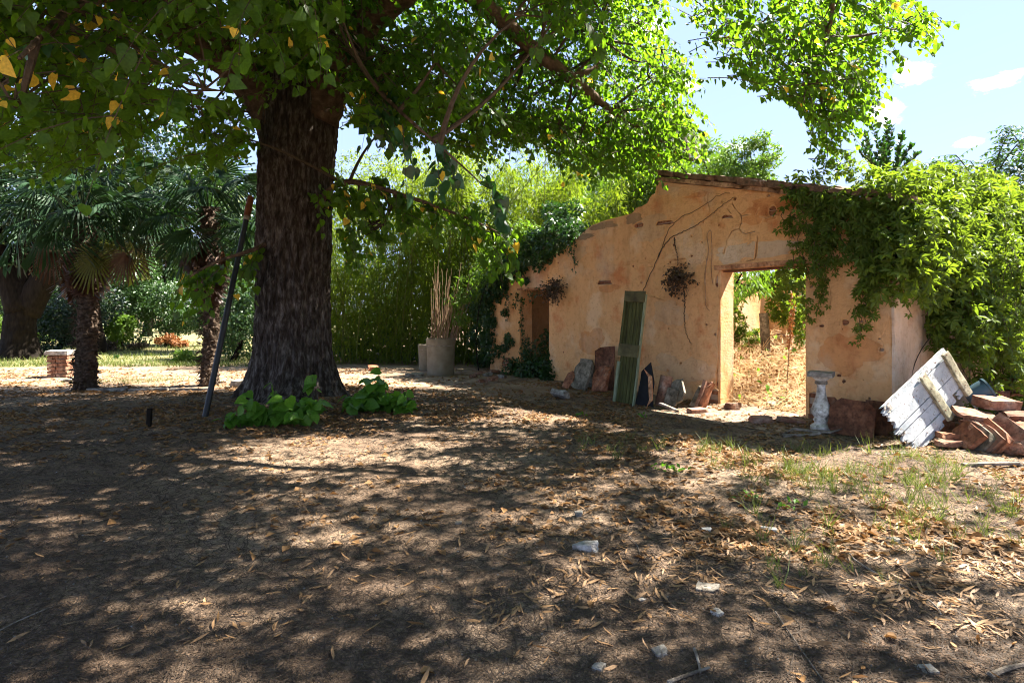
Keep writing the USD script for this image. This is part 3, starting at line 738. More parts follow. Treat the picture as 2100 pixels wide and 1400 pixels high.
def trunk_mesh(base, path, radii, ns=220, nz=240, ridge=0.03, seed=1, flare=None):
    """Furrowed trunk: rings along a path with ridges that run up it and a lobed root flare."""
    p = spline(path, nz)
    t = np.linspace(0, 1, nz)
    r = np.interp(t, np.linspace(0, 1, len(radii)), radii)
    a = np.arange(ns) * 2 * np.pi / ns
    A, Z = np.meshgrid(a, p[:, 2])
    R = np.repeat(r[:, None], ns, 1)
    q = np.stack([np.cos(A) * 6.5, np.sin(A) * 6.5, Z * 1.5], -1)
    rg = np.abs(meshkit.fbm(q + meshkit.noise(q * 0.8, 9)[..., None] * 1.3, 4, seed) - 0.5) * 2
    R = R + ridge * (1 - 2.2 * np.minimum(rg * 2.2, 1) ** 0.6) + (meshkit.fbm(np.stack([np.cos(A), np.sin(A), Z * .5], -1) * 1.2, 3, seed + 3) - .5) * .16 * R
    R = R + .022 * (meshkit.fbm(q * [3.2, 3.2, 2.4], 3, seed + 8) - .5)
    if flare and ns > 100:                             # burls and old branch scars
        for a0, z0, am, wd in ((-1.1, 1.9, .075, .13), (-1.9, 3.1, .06, .10), (-.5, 2.7, .06, .16), (-2.3, 1.2, .05, .12), (-1.45, .75, .05, .15), (-1.6, 3.9, .07, .14)):
            dd = np.hypot((np.angle(np.exp(1j * (A - a0)))) * .6, Z - z0)
            R = R + am * (np.exp(-(dd / wd) ** 2) - .75 * np.exp(-(dd / (wd * .45)) ** 2))
    if flare:
        lob = 0.55 + 0.45 * np.cos(A * 5 + 0.7 + np.sin(A * 2) * 0.8)
        R = R + flare * np.exp(-np.maximum(Z, 0) / 0.32) * (0.45 + lob)
    v = np.stack([p[:, 0][:, None] + R * np.cos(A), p[:, 1][:, None] + R * np.sin(A), Z], -1).reshape(-1, 3)
    i, j = np.meshgrid(np.arange(nz - 1), np.arange(ns), indexing='ij')
    f = np.stack([i * ns + j, i * ns + (j + 1) % ns, (i + 1) * ns + (j + 1) % ns, (i + 1) * ns + j], -1).reshape(-1, 4)
    return v, f


TX, TY = TREE
part(linden, 'trunk', trunk_mesh(None, [(TX, TY, -.15), (TX - .02, TY, 1.2), (TX + .0, TY, 3.0), (TX + .06, TY, 4.4), (TX + .05, TY + .05, 6.6)], [.63, .565, .55, .555, .57, .58, .56, .5], flare=.30), MAT['bark'], smooth=True)


def limb(path, radii, name='limb', mat='limb_bark', sides=22, n=40, amp=.05, seed=0):
    p = spline(path, n)
    v, f = tube(p, np.interp(np.linspace(0, 1, n), np.linspace(0, 1, len(radii)), radii), sides)
    q = v * np.array([9, 9, 9.]) + seed
    c = np.vstack([np.repeat(p, sides, 0), p[:1], p[-1:]])
    k = (meshkit.fbm(q, 3, seed) - .5) * 2 * amp
    v = c + (v - c) * (1 + k * 4)[:, None]
    part(linden, name, (v, f), MAT[mat], smooth=True)
    return p


LIMBS = []
LIMBS.append(limb([at(600, 300, 9.1), at(545, 200, 9.0), at(470, 120, 8.6), at(390, 68, 8.1), at(240, -20, 7.4), at(60, -140, 6.6)], [.42, .36, .31, .27, .22, .12], seed=1))
LIMBS.append(limb([at(640, 240, 9.1), at(690, 130, 8.9), at(740, 55, 8.6), at(800, -5, 8.2), at(900, -90, 7.8), at(1100, -190, 7.4)], [.42, .31, .27, .25, .2, .1], seed=2))
LIMBS.append(limb([at(600, 60, 9.2), at(590, -60, 9.3), at(600, -300, 9.4), at(640, -600, 9.4)], [.6, .5, .36, .14], seed=3))
LIMBS.append(limb([at(880, -70, 7.9), at(980, 0, 7.9), at(1060, 70, 8.0), at(1110, 115, 8.1), at(1165, 155, 8.2), at(1235, 212, 8.5), at(1300, 260, 8.8)], [.16, .13, .115, .10, .085, .05, .02], seed=4))
LIMBS.append(limb([at(900, -90, 7.8), at(1150, -150, 7.0), at(1450, -120, 6.4), at(1700, -40, 6.3), at(1705, 40, 6.5), at(1685, 105, 6.6)], [.2, .15, .11, .06, .035, .015], seed=5))
LIMBS.append(limb([at(560, -60, 9.2), at(400, -260, 7.6), at(250, -480, 6.0), at(100, -1100, 4.4)], [.32, .24, .17, .08], seed=6))
LIMBS.append(limb([at(620, -120, 9.2), at(800, -380, 7.2), at(1000, -800, 5.4), at(1150, -1600, 3.9)], [.34, .24, .17, .08], seed=7))
LIMBS.append(limb([at(640, -200, 9.3), at(1000, -500, 8.2), at(1500, -700, 7.2), at(1900, -800, 6.6)], [.3, .22, .15, .06], seed=8))
LIMBS.append(limb([at(660, 410, 8.75), at(690, 380, 8.5), at(760, 380, 8.0), at(850, 408, 7.7), at(940, 440, 7.5), at(1025, 478, 7.4)], [.05, .045, .035, .025, .018, .008], seed=9, sides=8))
LIMBS.append(limb([at(545, 500, 8.7), at(510, 515, 8.4), at(450, 535, 8.0), at(385, 572, 7.7)], [.04, .03, .02, .008], seed=10, sides=8))
LIMBS.append(limb([at(740, 60, 8.4), at(765, 170, 6.6), at(850, 255, 5.6), at(925, 320, 5.2), at(985, 375, 5.0)], [.06, .035, .025, .018, .006], seed=11, sides=8))
LIMBS.append(limb([at(1300, 255, 8.8), at(1370, 300, 9.0), at(1420, 330, 9.2)], [.03, .02, .01], seed=12, sides=8))
LIMBS.append(limb([at(1165, 155, 8.2), at(1230, 130, 8.3), at(1240, 90, 8.5), at(1235, 40, 8.7)], [.05, .035, .025, .012], seed=13, sides=8))
LIMBS.append(limb([at(240, -20, 7.4), at(200, -30, 5.6), at(120, 40, 4.2), at(40, 120, 3.4)], [.08, .05, .03, .012], seed=14, sides=8))

LIMB_PTS = np.vstack(LIMBS)
leaf_out = {'near': MB(), 'far': MB(), 'dark': MB(), 'yellow': MB()}
twigs = MB()
near_leaves = []                                   # (vertices, faces, material) of the leaves big enough to be told apart


def sprays(rng, p0, d, L, m, size, sag=0.35, down=1.0, kind='far', tw=True, nearset=False, yellow=0.012):
    """Drooping sprays: p0 (n,3) origins, d (n,3) directions, L (n,) lengths, m leaves on each."""
    n = len(p0)
    d = norm(d)
    t = (np.arange(m) + rng.uniform(.2, .8, (n, m))) / m
    pos = p0[:, None] + d[:, None] * (L[:, None] * t)[..., None]
    pos[..., 2] -= (sag * L)[:, None] * t ** 2
    side = norm(np.cross(d, [0, 0, 1.0]) + rng.normal(size=(n, 3)) * .05)
    sg = np.where(np.arange(m) % 2 == 0, 1.0, -1.0)[None, :, None] * side[:, None]
    pet = rng.uniform(.02, .06, (n, m, 1))
    ax = sg * rng.uniform(.2, .9, (n, m, 1)) + d[:, None] * .5 + np.array([0, 0, -1.0]) * rng.uniform(.3, 1.5, (n, m, 1)) * down + rng.normal(size=(n, m, 3)) * .25
    nr = d[:, None] * .5 + np.array([0, 0, 1.0]) * rng.uniform(.3, 1.3, (n, m, 1)) + rng.normal(size=(n, m, 3)) * .55
    lp = (pos + (sg * .6 + np.array([0, 0, -.5])) * pet).reshape(-1, 3)
    s = size * rng.uniform(.45, 1.2, n * m)
    R = frames(ax.reshape(-1, 3), nr.reshape(-1, 3))
    yel = rng.random(n * m) < yellow
    tv, tf = (HEART_V, HEART_F) if kind in ('near', 'dark') else ((HEART4_V, HEART4_F) if tw else (OVAL_V * [1.75, 1, 1.5], OVAL_F))
    if nearset:
        for i in range(n * m):
            near_leaves.append((HEART_VARS[i % 4] @ (R[i] * s[i]).T + lp[i], 'leaf_yellow' if yel[i] else ('leaf_dark' if kind == 'dark' else 'leaf'), lp[i]))
    else:
        vi = rng.integers(0, 4, n * m)
        for q_ in (range(4) if len(tv) == 9 else (0,)):
            k_ = ~yel & ((vi == q_) if len(tv) == 9 else True)
            if k_.any():
                leaf_out[kind].add(scatter(HEART_VARS[q_] if len(tv) == 9 else tv, tf, R[k_], s[k_], lp[k_]))
        if yel.any():
            leaf_out['yellow'].add(scatter(tv, tf, R[yel], s[yel], lp[yel]))
    if tw:
        tt = np.linspace(0, 1, 4)
        for i in range(n):
            q = p0[i] + d[i] * (L[i] * tt)[:, None]; q[:, 2] -= sag * L[i] * tt ** 2
            twigs.add(tube(q, [.006, .004, .002], 3, cap=False))


LIMB_VIEW = unary_union([LineString([(560, 200), (470, 115), (390, 60)]), LineString([(685, 140), (740, 60), (810, -10)])])   # keeps the two great limbs free of leaves


def region(rng, poly, y0, y1, n, m=16, size=.095, L=(.5, 1.0), kind='far', out=None, branches=8, down=1.0, yellow=.012, dens=None):
    """Fills a frustum shaped part of the crown with sprays hung on small branches."""
    poly = Polygon(poly); b = poly.bounds
    pts = []
    while len(pts) < n:
        q = (rng.uniform(b[0], b[2]), rng.uniform(b[1], b[3]))
        if poly.contains(Point(q)):
            if dens is not None and rng.random() > dens(*q):
                continue
            Y = rng.uniform(y0, y1)
            if Y < 9 and LIMB_VIEW.distance(Point(q[0], q[1] - 25)) < 40 and rng.random() < .85:
                continue
            pts.append(at(q[0], q[1], Y))
    pts = np.array(pts)
    c = np.array([TX, TY, 4.5])
    d = norm((pts - c) * [1, 1, .35]) * 1.0 + rng.normal(size=pts.shape) * .55 + np.array([0, 0, -.15])
    LL = rng.uniform(*L, n)
    sprays(rng, pts - norm(d) * (LL * .5)[:, None], d, LL, m, size, kind=kind, down=down, yellow=yellow)
    for k in range(branches):
        e = pts[rng.integers(n)]
        o = LIMB_PTS[np.argmin(np.linalg.norm(LIMB_PTS - e, axis=1) + rng.uniform(0, 1.0, len(LIMB_PTS)))]
        mid = (o + e) / 2 + rng.normal(size=3) * .2 + [0, 0, .15]
        twigs.add(tube(bez(o, mid, e, 10), [.028, .016, .006], 5, cap=False))
        for h in range(5):
            e2 = pts[np.argsort(np.linalg.norm(pts - e, axis=1))[rng.integers(1, min(14, n))]]
            twigs.add(tube(bez(mid * .4 + e * .6, (e + e2) / 2 + rng.normal(size=3) * .1, e2, 7), [.012, .007, .003], 4, cap=False))


rng = np.random.default_rng(21)
A_POLY = [(690, -60), (1345, -60), (1345, 60), (1420, 120), (1395, 190), (1400, 240), (1430, 265), (1425, 290), (1370, 315), (1300, 330), (1200, 335), (1100, 290), (1000, 275), (930, 265), (850, 255), (760, 260), (705, 200)]
region(rng, A_POLY, 7.6, 11.5, 1250, 16, .088, (.4, .9), branches=34, yellow=.006)
region(rng, [(1000, 220), (1430, 210), (1420, 280), (1320, 335), (1200, 345), (1100, 300)], 8.5, 11.5, 330, 16, .085, (.4, .8), branches=12, yellow=.01)
B_POLY = [(1390, -60), (1860, -60), (1880, 30), (1850, 75), (1800, 110), (1780, 170), (1760, 225), (1700, 235), (1640, 195), (1560, 180), (1510, 140), (1470, 80), (1410, 20)]
region(rng, B_POLY, 5.9, 8.4, 290, 15, .088, (.35, .75), branches=12, yellow=.004)
region(rng, [(1600, 150), (1800, 150), (1760, 240), (1690, 250), (1640, 215)], 6.0, 7.6, 50, 15, .085, (.3, .6), branches=3, yellow=.004)
region(rng, [(1860, 0), (1945, 40), (1930, 60), (1860, 60)], 6.0, 7.0, 10, 12, .085, (.3, .5), branches=1, yellow=.0)
region(rng, [(1660, 250), (1740, 240), (1720, 330), (1690, 330)], 7.0, 8.0, 16, 12, .08, (.3, .5), branches=1, yellow=.0)


def c_dens(x, y):
    return 0.35 if (300 < x < 520 and 60 < y < 300) else 1.0


C_POLY = [(-120, -80), (700, -80), (690, 130), (540, 170), (500, 270), (440, 300), (340, 320), (240, 300), (130, 330), (-120, 310)]
C_NEAR = [(-120, -120), (700, -120), (690, 60), (540, 110), (480, 200), (340, 235), (240, 225), (130, 255), (-120, 240)]
region(rng, C_POLY, 5.4, 9.0, 620, 15, .10, (.5, .9), kind='far', branches=16, yellow=.012, dens=c_dens)
region(rng, C_NEAR, 3.6, 5.4, 170, 14, .10, (.5, .9), kind='near', branches=5, yellow=.03, dens=c_dens)
region(rng, [(530, -60), (780, -60), (790, 100), (720, 190), (640, 150), (560, 120)], 6.6, 8.2, 105, 14, .10, (.4, .8), kind='near', branches=5)
region(rng, [(710, 30), (1000, 30), (1000, 240), (790, 250), (720, 200)], 5.6, 7.4, 100, 14, .10, (.4, .8), kind='near', branches=6)
region(rng, [(1050, -60), (1230, -60), (1200, 30), (1100, 60)], 4.6, 6.0, 22, 12, .095, (.3, .6), kind='near', branches=2)
region(rng, [(705, 130), (1000, 170), (1090, 290), (960, 300), (830, 270), (730, 270)], 8.0, 10.5, 170, 15, .09, (.4, .8), branches=6, yellow=.012)
region(rng, [(350, 190), (500, 200), (500, 310), (410, 330)], 7.0, 9.5, 60, 14, .095, (.4, .8), branches=3, yellow=.012)
# low branch to the right of the trunk, the dark spray before it, and the low branch on the left
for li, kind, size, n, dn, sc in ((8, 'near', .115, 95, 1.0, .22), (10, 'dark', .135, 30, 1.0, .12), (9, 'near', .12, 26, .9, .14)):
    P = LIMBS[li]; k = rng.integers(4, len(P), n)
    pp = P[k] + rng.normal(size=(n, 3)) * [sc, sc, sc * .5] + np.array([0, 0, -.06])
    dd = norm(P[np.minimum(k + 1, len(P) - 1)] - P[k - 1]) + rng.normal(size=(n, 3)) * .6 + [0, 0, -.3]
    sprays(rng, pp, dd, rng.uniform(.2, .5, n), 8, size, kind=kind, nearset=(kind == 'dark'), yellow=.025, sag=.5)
region(rng, [(690, 400), (830, 420), (800, 500), (740, 545), (700, 520)], 7.6, 8.3, 26, 8, .115, (.2, .45), kind='near', branches=3, yellow=.06)
# the low fringe nearest to the camera, upper left: large leaves, many of them yellow
lo = LIMBS[13]
k = rng.integers(12, len(lo), 16)
sprays(rng, lo[k] + rng.normal(size=(16, 3)) * [.3, .3, .14], rng.normal(size=(16, 3)) * [1, 1, .3] + [-.3, -.3, -.2], rng.uniform(.3, .6, 16), 8, .105, kind='dark', nearset=True, yellow=.5, sag=.5)
# the crown above and in front of the picture, which shades the yard
n = 12000
P = np.c_[rng.uniform(-11.5, 9.5, 30 * n), rng.uniform(-2.5, 15, 30 * n), rng.uniform(3.4, 13.0, 30 * n)]
top_z = EYE + HY / F * P[:, 1]
rr = np.hypot((P[:, 0] - TX - 2.5) / 11.8, (P[:, 1] - 5.5) / 10)
ok = (P[:, 2] > np.maximum(top_z + np.where(P[:, 0] > .35 * P[:, 1], 1.7, .6), 3.6)) & (P[:, 2] < 12.5 - 5.5 * rr) & (rr < 1)
sh_ = P[:, :2] - P[:, 2:] / math.tan(SUN_EL) * (SUN[:2] / np.hypot(*SUN[:2]))      # the ground each spray shades
w_ = np.where(sh_[:, 0] > .4 + .35 * sh_[:, 1], .26, 1.0)                           # the crown thins out to the right
w_ = np.where((sh_[:, 1] > 4.9) & (sh_[:, 0] > -3.2), .05, w_)
w_ = np.where(sh_[:, 1] > 8.3, .10, w_)
w_ = np.where((sh_[:, 1] > 7.0) & (sh_[:, 1] < 11.3) & (sh_[:, 0] < -4.6), .9, w_)
clump = meshkit.fbm(P * [1.5, 1.5, 1.2], 3, 12)
w_ = w_ * np.where(sh_[:, 0] > -4.0, .62, 1.0) * (sh_[:, 1] > .7)                  # nothing that only shades the ground behind the camera
ok &= (rng.random(len(P)) < w_ * .46) & (clump + rng.normal(size=len(P)) * .05 > np.where(rng.random(len(P)) < .5, .30, .46))
P = P[ok][:n]
sprays(rng, P, norm((P - [TX, TY, 6]) * [1, 1, .3]) + rng.normal(size=P.shape) * .6, rng.uniform(.5, 1.0, len(P)), 15, .105, kind='far', tw=False, yellow=.01)
print('overhead sprays', len(P))
near_leaves.sort(key=lambda x: np.linalg.norm(x[2] - [0, 0, EYE]))
nl = {}
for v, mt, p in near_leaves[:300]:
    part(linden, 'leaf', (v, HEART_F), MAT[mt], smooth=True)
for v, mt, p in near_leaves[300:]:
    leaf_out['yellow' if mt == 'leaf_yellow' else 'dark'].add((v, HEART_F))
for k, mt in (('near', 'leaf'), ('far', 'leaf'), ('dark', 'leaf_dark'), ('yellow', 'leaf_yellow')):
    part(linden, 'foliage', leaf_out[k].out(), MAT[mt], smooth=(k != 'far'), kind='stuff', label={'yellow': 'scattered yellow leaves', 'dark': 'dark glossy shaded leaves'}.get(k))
part(linden, 'twigs', twigs.out(), MAT['twig'], kind='stuff')

# young shoots at the foot of the trunk
def shoots(px, py, w, h, n, seed, label):
    rng = np.random.default_rng(seed)
    c = gp(px, py)
    t = thing('basal_shoot', label, 'shoots')
    st = MB()
    ends = []
    for k in range(n):
        a = rng.uniform(-1, 1); e = c + np.array([a * w * rng.uniform(.5, 1), rng.uniform(-.38, .12), rng.uniform(.2, 1) * h * (1 - .5 * abs(a))])
        b = c + np.array([a * w * .4, .05, 0.0]); b[2] = gz(b[0], b[1])
        q = spline([b, (b + e) / 2 + [0, 0, .06], e], 8)
        st.add(tube(q, [.005, .003], 4, cap=False)); ends.append(q)
    part(t, 'stem', st.out(), MAT['twig'], kind='stuff')
    for q in ends:
        for j in range(9):
            p = q[min(2 + j * 6 // 8, 7)] + rng.normal(size=3) * .03
            ax = norm(rng.normal(size=3) * [.9, .7, .3] + [0, -.5, -.55]); nr = rng.normal(size=3) * .35 + [0, -.35, 1.0]
            R = frames(ax[None], nr[None])[0]
            part(t, 'leaf', (HEART_V @ (R * rng.uniform(.09, .19)).T + p, HEART_F), MAT['leaf_young'], smooth=True)


shoots(572, 872, .62, .56, 26, 3, 'bright green heart leaved shoots left of the foot of the linden')
shoots(780, 845, .58, .58, 26, 4, 'bright green heart leaved shoots right of the foot of the linden')
shoots(640, 850, .18, .62, 5, 5, 'taller thin green shoots before the middle of the trunk foot')

# ------------------------------------------------------------------ palms
def fan(rng, R=.62, nseg=38, droop=.25, dead=False):
    """One fan leaf in its own plane: hub at the origin, fan towards +y; with a petiole along -y."""
    v, f = [], []
    for k in range(nseg):
        sp = 280 if not dead else 110
        a = math.radians(-sp / 2 + sp * (k + .5) / nseg)
        da = math.radians(sp / nseg) * .5
        r = R * (1 - .22 * (abs(a) / 2.44) ** 2) * rng.uniform(.92, 1.05)
        pts = []
        for (q, w) in ((.05, 1), (.55, 1.0), (.8, .5), (1.0, .05)):
            for sgn in (-1, 1):
                aa = a + sgn * da / 2 * w
                z = -droop * R * q ** 2 * (1 + .6 * rng.random() * (q > .7)) - (.25 * R * abs(math.sin(a / 2)) * q if not dead else -.1 * R * q * abs(a)) + (.012 if sgn > 0 else -.004)
                pts.append((math.sin(aa) * r * q, math.cos(aa) * r * q, z))
        b = len(v); v += pts
        for s in range(3):
            f += [[b + 2 * s, b + 2 * s + 1, b + 2 * s + 3], [b + 2 * s, b + 2 * s + 3, b + 2 * s + 2]]
    return np.array(v), np.array(f)


def palm(px, py, heart_y, r, seed, label, n_green, n_dead, lime, front=()):
    rng = np.random.default_rng(seed)
    b = gp(px, py)
    H = EYE + (HY - heart_y) * b[1] / F
    t = thing('palm_tree', label, 'palm')
    nz, ns = 150, 40
    z = np.linspace(-.1, H, nz); a = np.arange(ns) * 2 * np.pi / ns
    A, Z = np.meshgrid(a, z)
    R = r * (1 + .35 * np.exp(-np.maximum(Z, 0) / .25)) + .030 * (((Z / .085 + A / (2 * np.pi) + .25 * np.sin(A * 3)) % 1) - .5) + (meshkit.noise(np.stack([np.cos(A) * 3, np.sin(A) * 3, Z * 9], -1), seed) - .5) * .07
    v = np.stack([b[0] + R * np.cos(A) + .05 * np.sin(Z), b[1] + R * np.sin(A), Z], -1).reshape(-1, 3)
    i, j = np.meshgrid(np.arange(nz - 1), np.arange(ns), indexing='ij')
    f = np.stack([i * ns + j, i * ns + (j + 1) % ns, (i + 1) * ns + (j + 1) % ns, (i + 1) * ns + j], -1).reshape(-1, 4)
    tr = part(t, 'trunk', (v, f), MAT['palmbark'])
    hb = MB()
    m = 900                                           # fibres and leaf-base stubs
    zz = H * rng.random(m) ** 1.0; aa = rng.uniform(0, 2 * np.pi, m)
    P = np.stack([b[0] + r * np.cos(aa) * (1 + .3 * np.exp(-zz / .25)), b[1] + r * np.sin(aa) * (1 + .3 * np.exp(-zz / .25)), zz], 1)
    o = np.stack([np.cos(aa), np.sin(aa), np.zeros(m)], 1)
    ax = o * .7 + np.array([0, 0, -1]) * rng.uniform(-.5, 1, (m, 1)) + rng.normal(size=(m, 3)) * .3
    hb.add(scatter(LANCE_V * [2.0, 1, 1], LANCE_F, frames(ax, o + rng.normal(size=(m, 3)) * .3), rng.uniform(.05, .15, m), P))
    part(tr, 'fibres', hb.out(), MAT['palmbark'], kind='stuff')
    heart = np.array([b[0] + .05 * np.sin(H), b[1], H])
    for k in range(n_green + n_dead):
        dead = k >= n_green
        az = k * 2.39996 + rng.uniform(-.2, .2)
        el = rng.uniform(-1.45, -1.0) if dead else math.radians(-42 + 117 * ((k + .5) / n_green) ** .9)
        d = np.array([math.cos(az) * math.cos(el), math.sin(az) * math.cos(el), math.sin(el)])
        pl_ = rng.uniform(.3, .5) if dead else rng.uniform(.6, 1.0)
        st = heart + np.array([d[0] * r * .8, d[1] * r * .8, (-.5 * rng.random() - .25) if dead else rng.uniform(-.25, .05)])
        hub = st + d * pl_ + np.array([0, 0, -.08])
        y = norm(d + np.array([0, 0, -.35 if not dead else -.6])); nrm = np.array([0, 0, 1.0]) * (1 if not dead else .4) + np.array([d[0], d[1], 0]) * (.2 if not dead else 1.0)
        R_ = frames(y[None], nrm[None])[0]
        fv, ff = fan(rng, rng.uniform(.55, .75) if not dead else rng.uniform(.45, .7), 34, rng.uniform(.2, .6) if not dead else .5, dead)
        mt = 'palmdead' if dead else ('palmleaf_lime' if k in lime else 'palmleaf')
        mb = MB().add((fv @ R_.T + hub, ff))
        mb.add(tube(spline([st, (st + hub) / 2 + [0, 0, .05], hub], 6), [.014, .009], 4))
        part(t, 'dead_frond' if dead else 'frond', mb.out(), MAT[mt])
    for (px, py, dx, sz, mt) in front:
        hub = at(px, py, b[1] - .42)
        R_ = frames(np.array([[dx, -.25, -1.0]]), np.array([[.1, -1.0, .25]]))[0]
        fv, ff = fan(rng, sz, 34, .12)
        mb = MB().add((fv @ R_.T + hub, ff)).add(tube(spline([heart + [0, 0, -.4], (heart + hub) / 2 + [0, -.1, .0], hub], 6), [.014, .009], 4))
        part(t, 'frond', mb.out(), MAT[mt], label='olive yellow fan hanging before the trunk' if 'lime' in mt else None)
    return t, heart, b


palm(174, 800, 425, .150, 41, 'stout palm with dark fans left of the linden, yellowish fan hanging in front', 25, 20, (0, 3), ((196, 525, .1, .66, 'palmleaf_lime'), (110, 515, -.5, .6, 'palmdead'), (262, 520, .5, .6, 'palmdead')))
palm(428, 792, 425, .130, 42, 'slimmer palm close behind the leaning black pole with brown dead fans', 20, 16, ())

# ------------------------------------------------------------------ trees and shrubs of the background
def tree(name, label, cat, base, blobs, n, size, mat, trunk_r=.12, trunk_top=None, seed=1, tv=OVAL_V, tf=OVAL_F, fork=0, barkmat='darkbark', group=None, droop=.5, shell=.55, facing=.5):
    rng = np.random.default_rng(seed)
    t = thing(name, label, cat, group)
    b = np.array([base[0], base[1], -.1])
    cs = np.array([q[0] for q in blobs])
    mid = cs.mean(0)
    mb = MB()
    if trunk_r:
        top_ = np.array([mid[0], mid[1], trunk_top if trunk_top else mid[2]])
        p = spline([b, (b + top_) / 2 + rng.normal(size=3) * [.15, .15, 0], top_], 14)
        v, f = tube(p, [trunk_r * 1.35, trunk_r, trunk_r * .95, trunk_r * .7], 14)
        v = v + (meshkit.fbm(v * 4, 3, seed)[:, None] - .5) * trunk_r * .6
        part(t, 'trunk', (v, f), MAT[barkmat], smooth=True)
        ks = rng.choice(len(blobs), min(len(blobs), 14), replace=False)
        for k in ks:
            o = p[rng.integers(8, 14)]
            v, f = tube(spline([o, (o + cs[k]) / 2 + rng.normal(size=3) * .15 + [0, 0, -.1], cs[k]], 9), [trunk_r * .4, trunk_r * .12], 6)
            part(t, 'branch', (v, f), MAT[barkmat])
    pos, out = blob_points(rng, blobs, n, shell)
    pos = pos[pos[:, 2] > .02]
    out = norm(pos - mid)
    part(t, 'crown', leaves_at(rng, pos, size, tv, tf, out, droop, facing), MAT[mat], kind='stuff')
    return t


def cloud(seed, parts_, n, rs=(.28, .5)):
    rng = np.random.default_rng(seed)
    out = []
    for c, r in parts_:
        out += subblobs(rng, c, r, n, rs)
    return out


# far left: a big dark forked tree and its neighbours
ot = thing('old_tree', 'big black forked tree trunk at the far left beyond the brick pillar', 'tree')
Yt = 17.0
v, f = trunk_mesh(None, [(at(40, 700, Yt)[0], Yt, -.1), (at(42, 700, Yt)[0], Yt, 1.2), (at(48, 700, Yt)[0], Yt, 2.3)], [.46, .40, .38, .36, .18], ns=40, nz=40, ridge=.03, seed=4, flare=.15)
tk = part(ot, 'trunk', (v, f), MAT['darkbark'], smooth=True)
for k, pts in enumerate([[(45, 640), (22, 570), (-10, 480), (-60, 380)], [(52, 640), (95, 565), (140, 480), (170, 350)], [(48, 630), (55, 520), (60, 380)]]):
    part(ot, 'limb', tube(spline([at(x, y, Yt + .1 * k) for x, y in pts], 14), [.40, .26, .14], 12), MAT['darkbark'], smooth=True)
rng = np.random.default_rng(3)
bl = cloud(31, [(at(60, 400, 17), (3.6, 2.5, 1.9)), (at(-100, 470, 16.5), (2.4, 2.2, 1.6)), (at(150, 340, 17.5), (2.8, 2.5, 1.7)), (at(290, 330, 18.6), (2.6, 2.2, 1.7)), (at(230, 420, 18.3), (1.6, 1.4, 1.0)), (np.array([-12.6, 17.3, 4.6]), (1.5, 1.5, .9)), (np.array([-13.4, 17.0, 3.7]), (.9, 1.2, .5))], 9)
pos, out = blob_points(rng, bl, 24000, .4)
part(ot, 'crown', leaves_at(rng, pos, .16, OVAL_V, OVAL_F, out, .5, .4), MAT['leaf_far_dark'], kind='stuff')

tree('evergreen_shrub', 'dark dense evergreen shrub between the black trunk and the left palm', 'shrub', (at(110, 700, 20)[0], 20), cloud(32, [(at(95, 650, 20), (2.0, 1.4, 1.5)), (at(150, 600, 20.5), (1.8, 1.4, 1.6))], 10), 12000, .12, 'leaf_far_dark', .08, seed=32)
tree('far_bush', 'sunlit light green bush at the far left edge behind the black trunk', 'shrub', (at(-10, 700, 26)[0], 26), cloud(33, [(at(-10, 650, 26), (2.2, 1.5, 2.2))], 10), 6000, .15, 'leaf_far_lime', .06, seed=33)
tree('thin_tree', 'slim straight dark trunk standing right of the left palm', 'tree', (at(213, 725, 19)[0], 19), cloud(34, [(at(215, 430, 19), (2.4, 2.0, 1.5)), (at(160, 470, 19), (1.6, 1.5, 1.2))], 8), 8000, .15, 'leaf_far_dark', .11, seed=34)
tree('lime_bush', 'yellow green sunlit bush behind the slim dark trunk', 'shrub', (at(258, 720, 21.5)[0], 21.5), cloud(35, [(at(256, 675, 21.5), (.75, .6, .75))], 9), 3500, .11, 'leaf_far_lime', .04, seed=35)
tree('low_bush', 'low bronze green bush on the lawn edge right of the slim trunk', 'shrub', (at(252, 725, 20.5)[0], 20.5), cloud(36, [(at(255, 712, 20.5), (.75, .5, .42))], 7), 1800, .10, 'dryplant', .03, seed=36)
tree('evergreen_tree', 'large glossy evergreen standing between the two palms', 'tree', (at(345, 700, 24)[0], 24), cloud(37, [(at(320, 590, 24), (1.9, 1.8, 2.2)), (at(390, 620, 23.5), (1.4, 1.6, 1.5)), (at(340, 520, 24.5), (1.6, 1.6, 1.6)), (at(275, 610, 24.5), (1.0, 1.2, 1.6))], 11), 26000, .13, 'leaf_far', .12, seed=37)
tree('evergreen_shrub', 'glossy evergreen shrub between the slimmer palm and the linden trunk', 'shrub', (at(470, 745, 16)[0], 16), cloud(38, [(at(485, 660, 16.2), (1.0, 1.0, 1.0)), (at(510, 610, 16.8), (.9, 1.0, 1.2)), (at(455, 640, 17), (.9, .9, 1.2))], 10), 12000, .10, 'leaf_far', .06, seed=38)
tree('pale_tree', 'tall pale olive tree rising behind the palms', 'tree', (at(300, 700, 33)[0], 33), cloud(39, [(at(250, 450, 33), (3.4, 3, 3.2)), (at(420, 440, 33), (3.2, 3, 3.0)), (at(330, 540, 33), (3.6, 3, 2.6))], 10), 26000, .17, 'leaf_olive', .2, seed=39, droop=.9)
tree('pale_tree', 'pale olive tree at the far left above the black trunk', 'tree', (at(20, 700, 35)[0], 35), cloud(40, [(at(20, 380, 35), (5, 3, 4)), (at(-150, 480, 35), (5, 3, 4)), (at(80, 600, 35), (4, 3, 3))], 9), 22000, .2, 'leaf_olive', .25, seed=40, droop=.9)
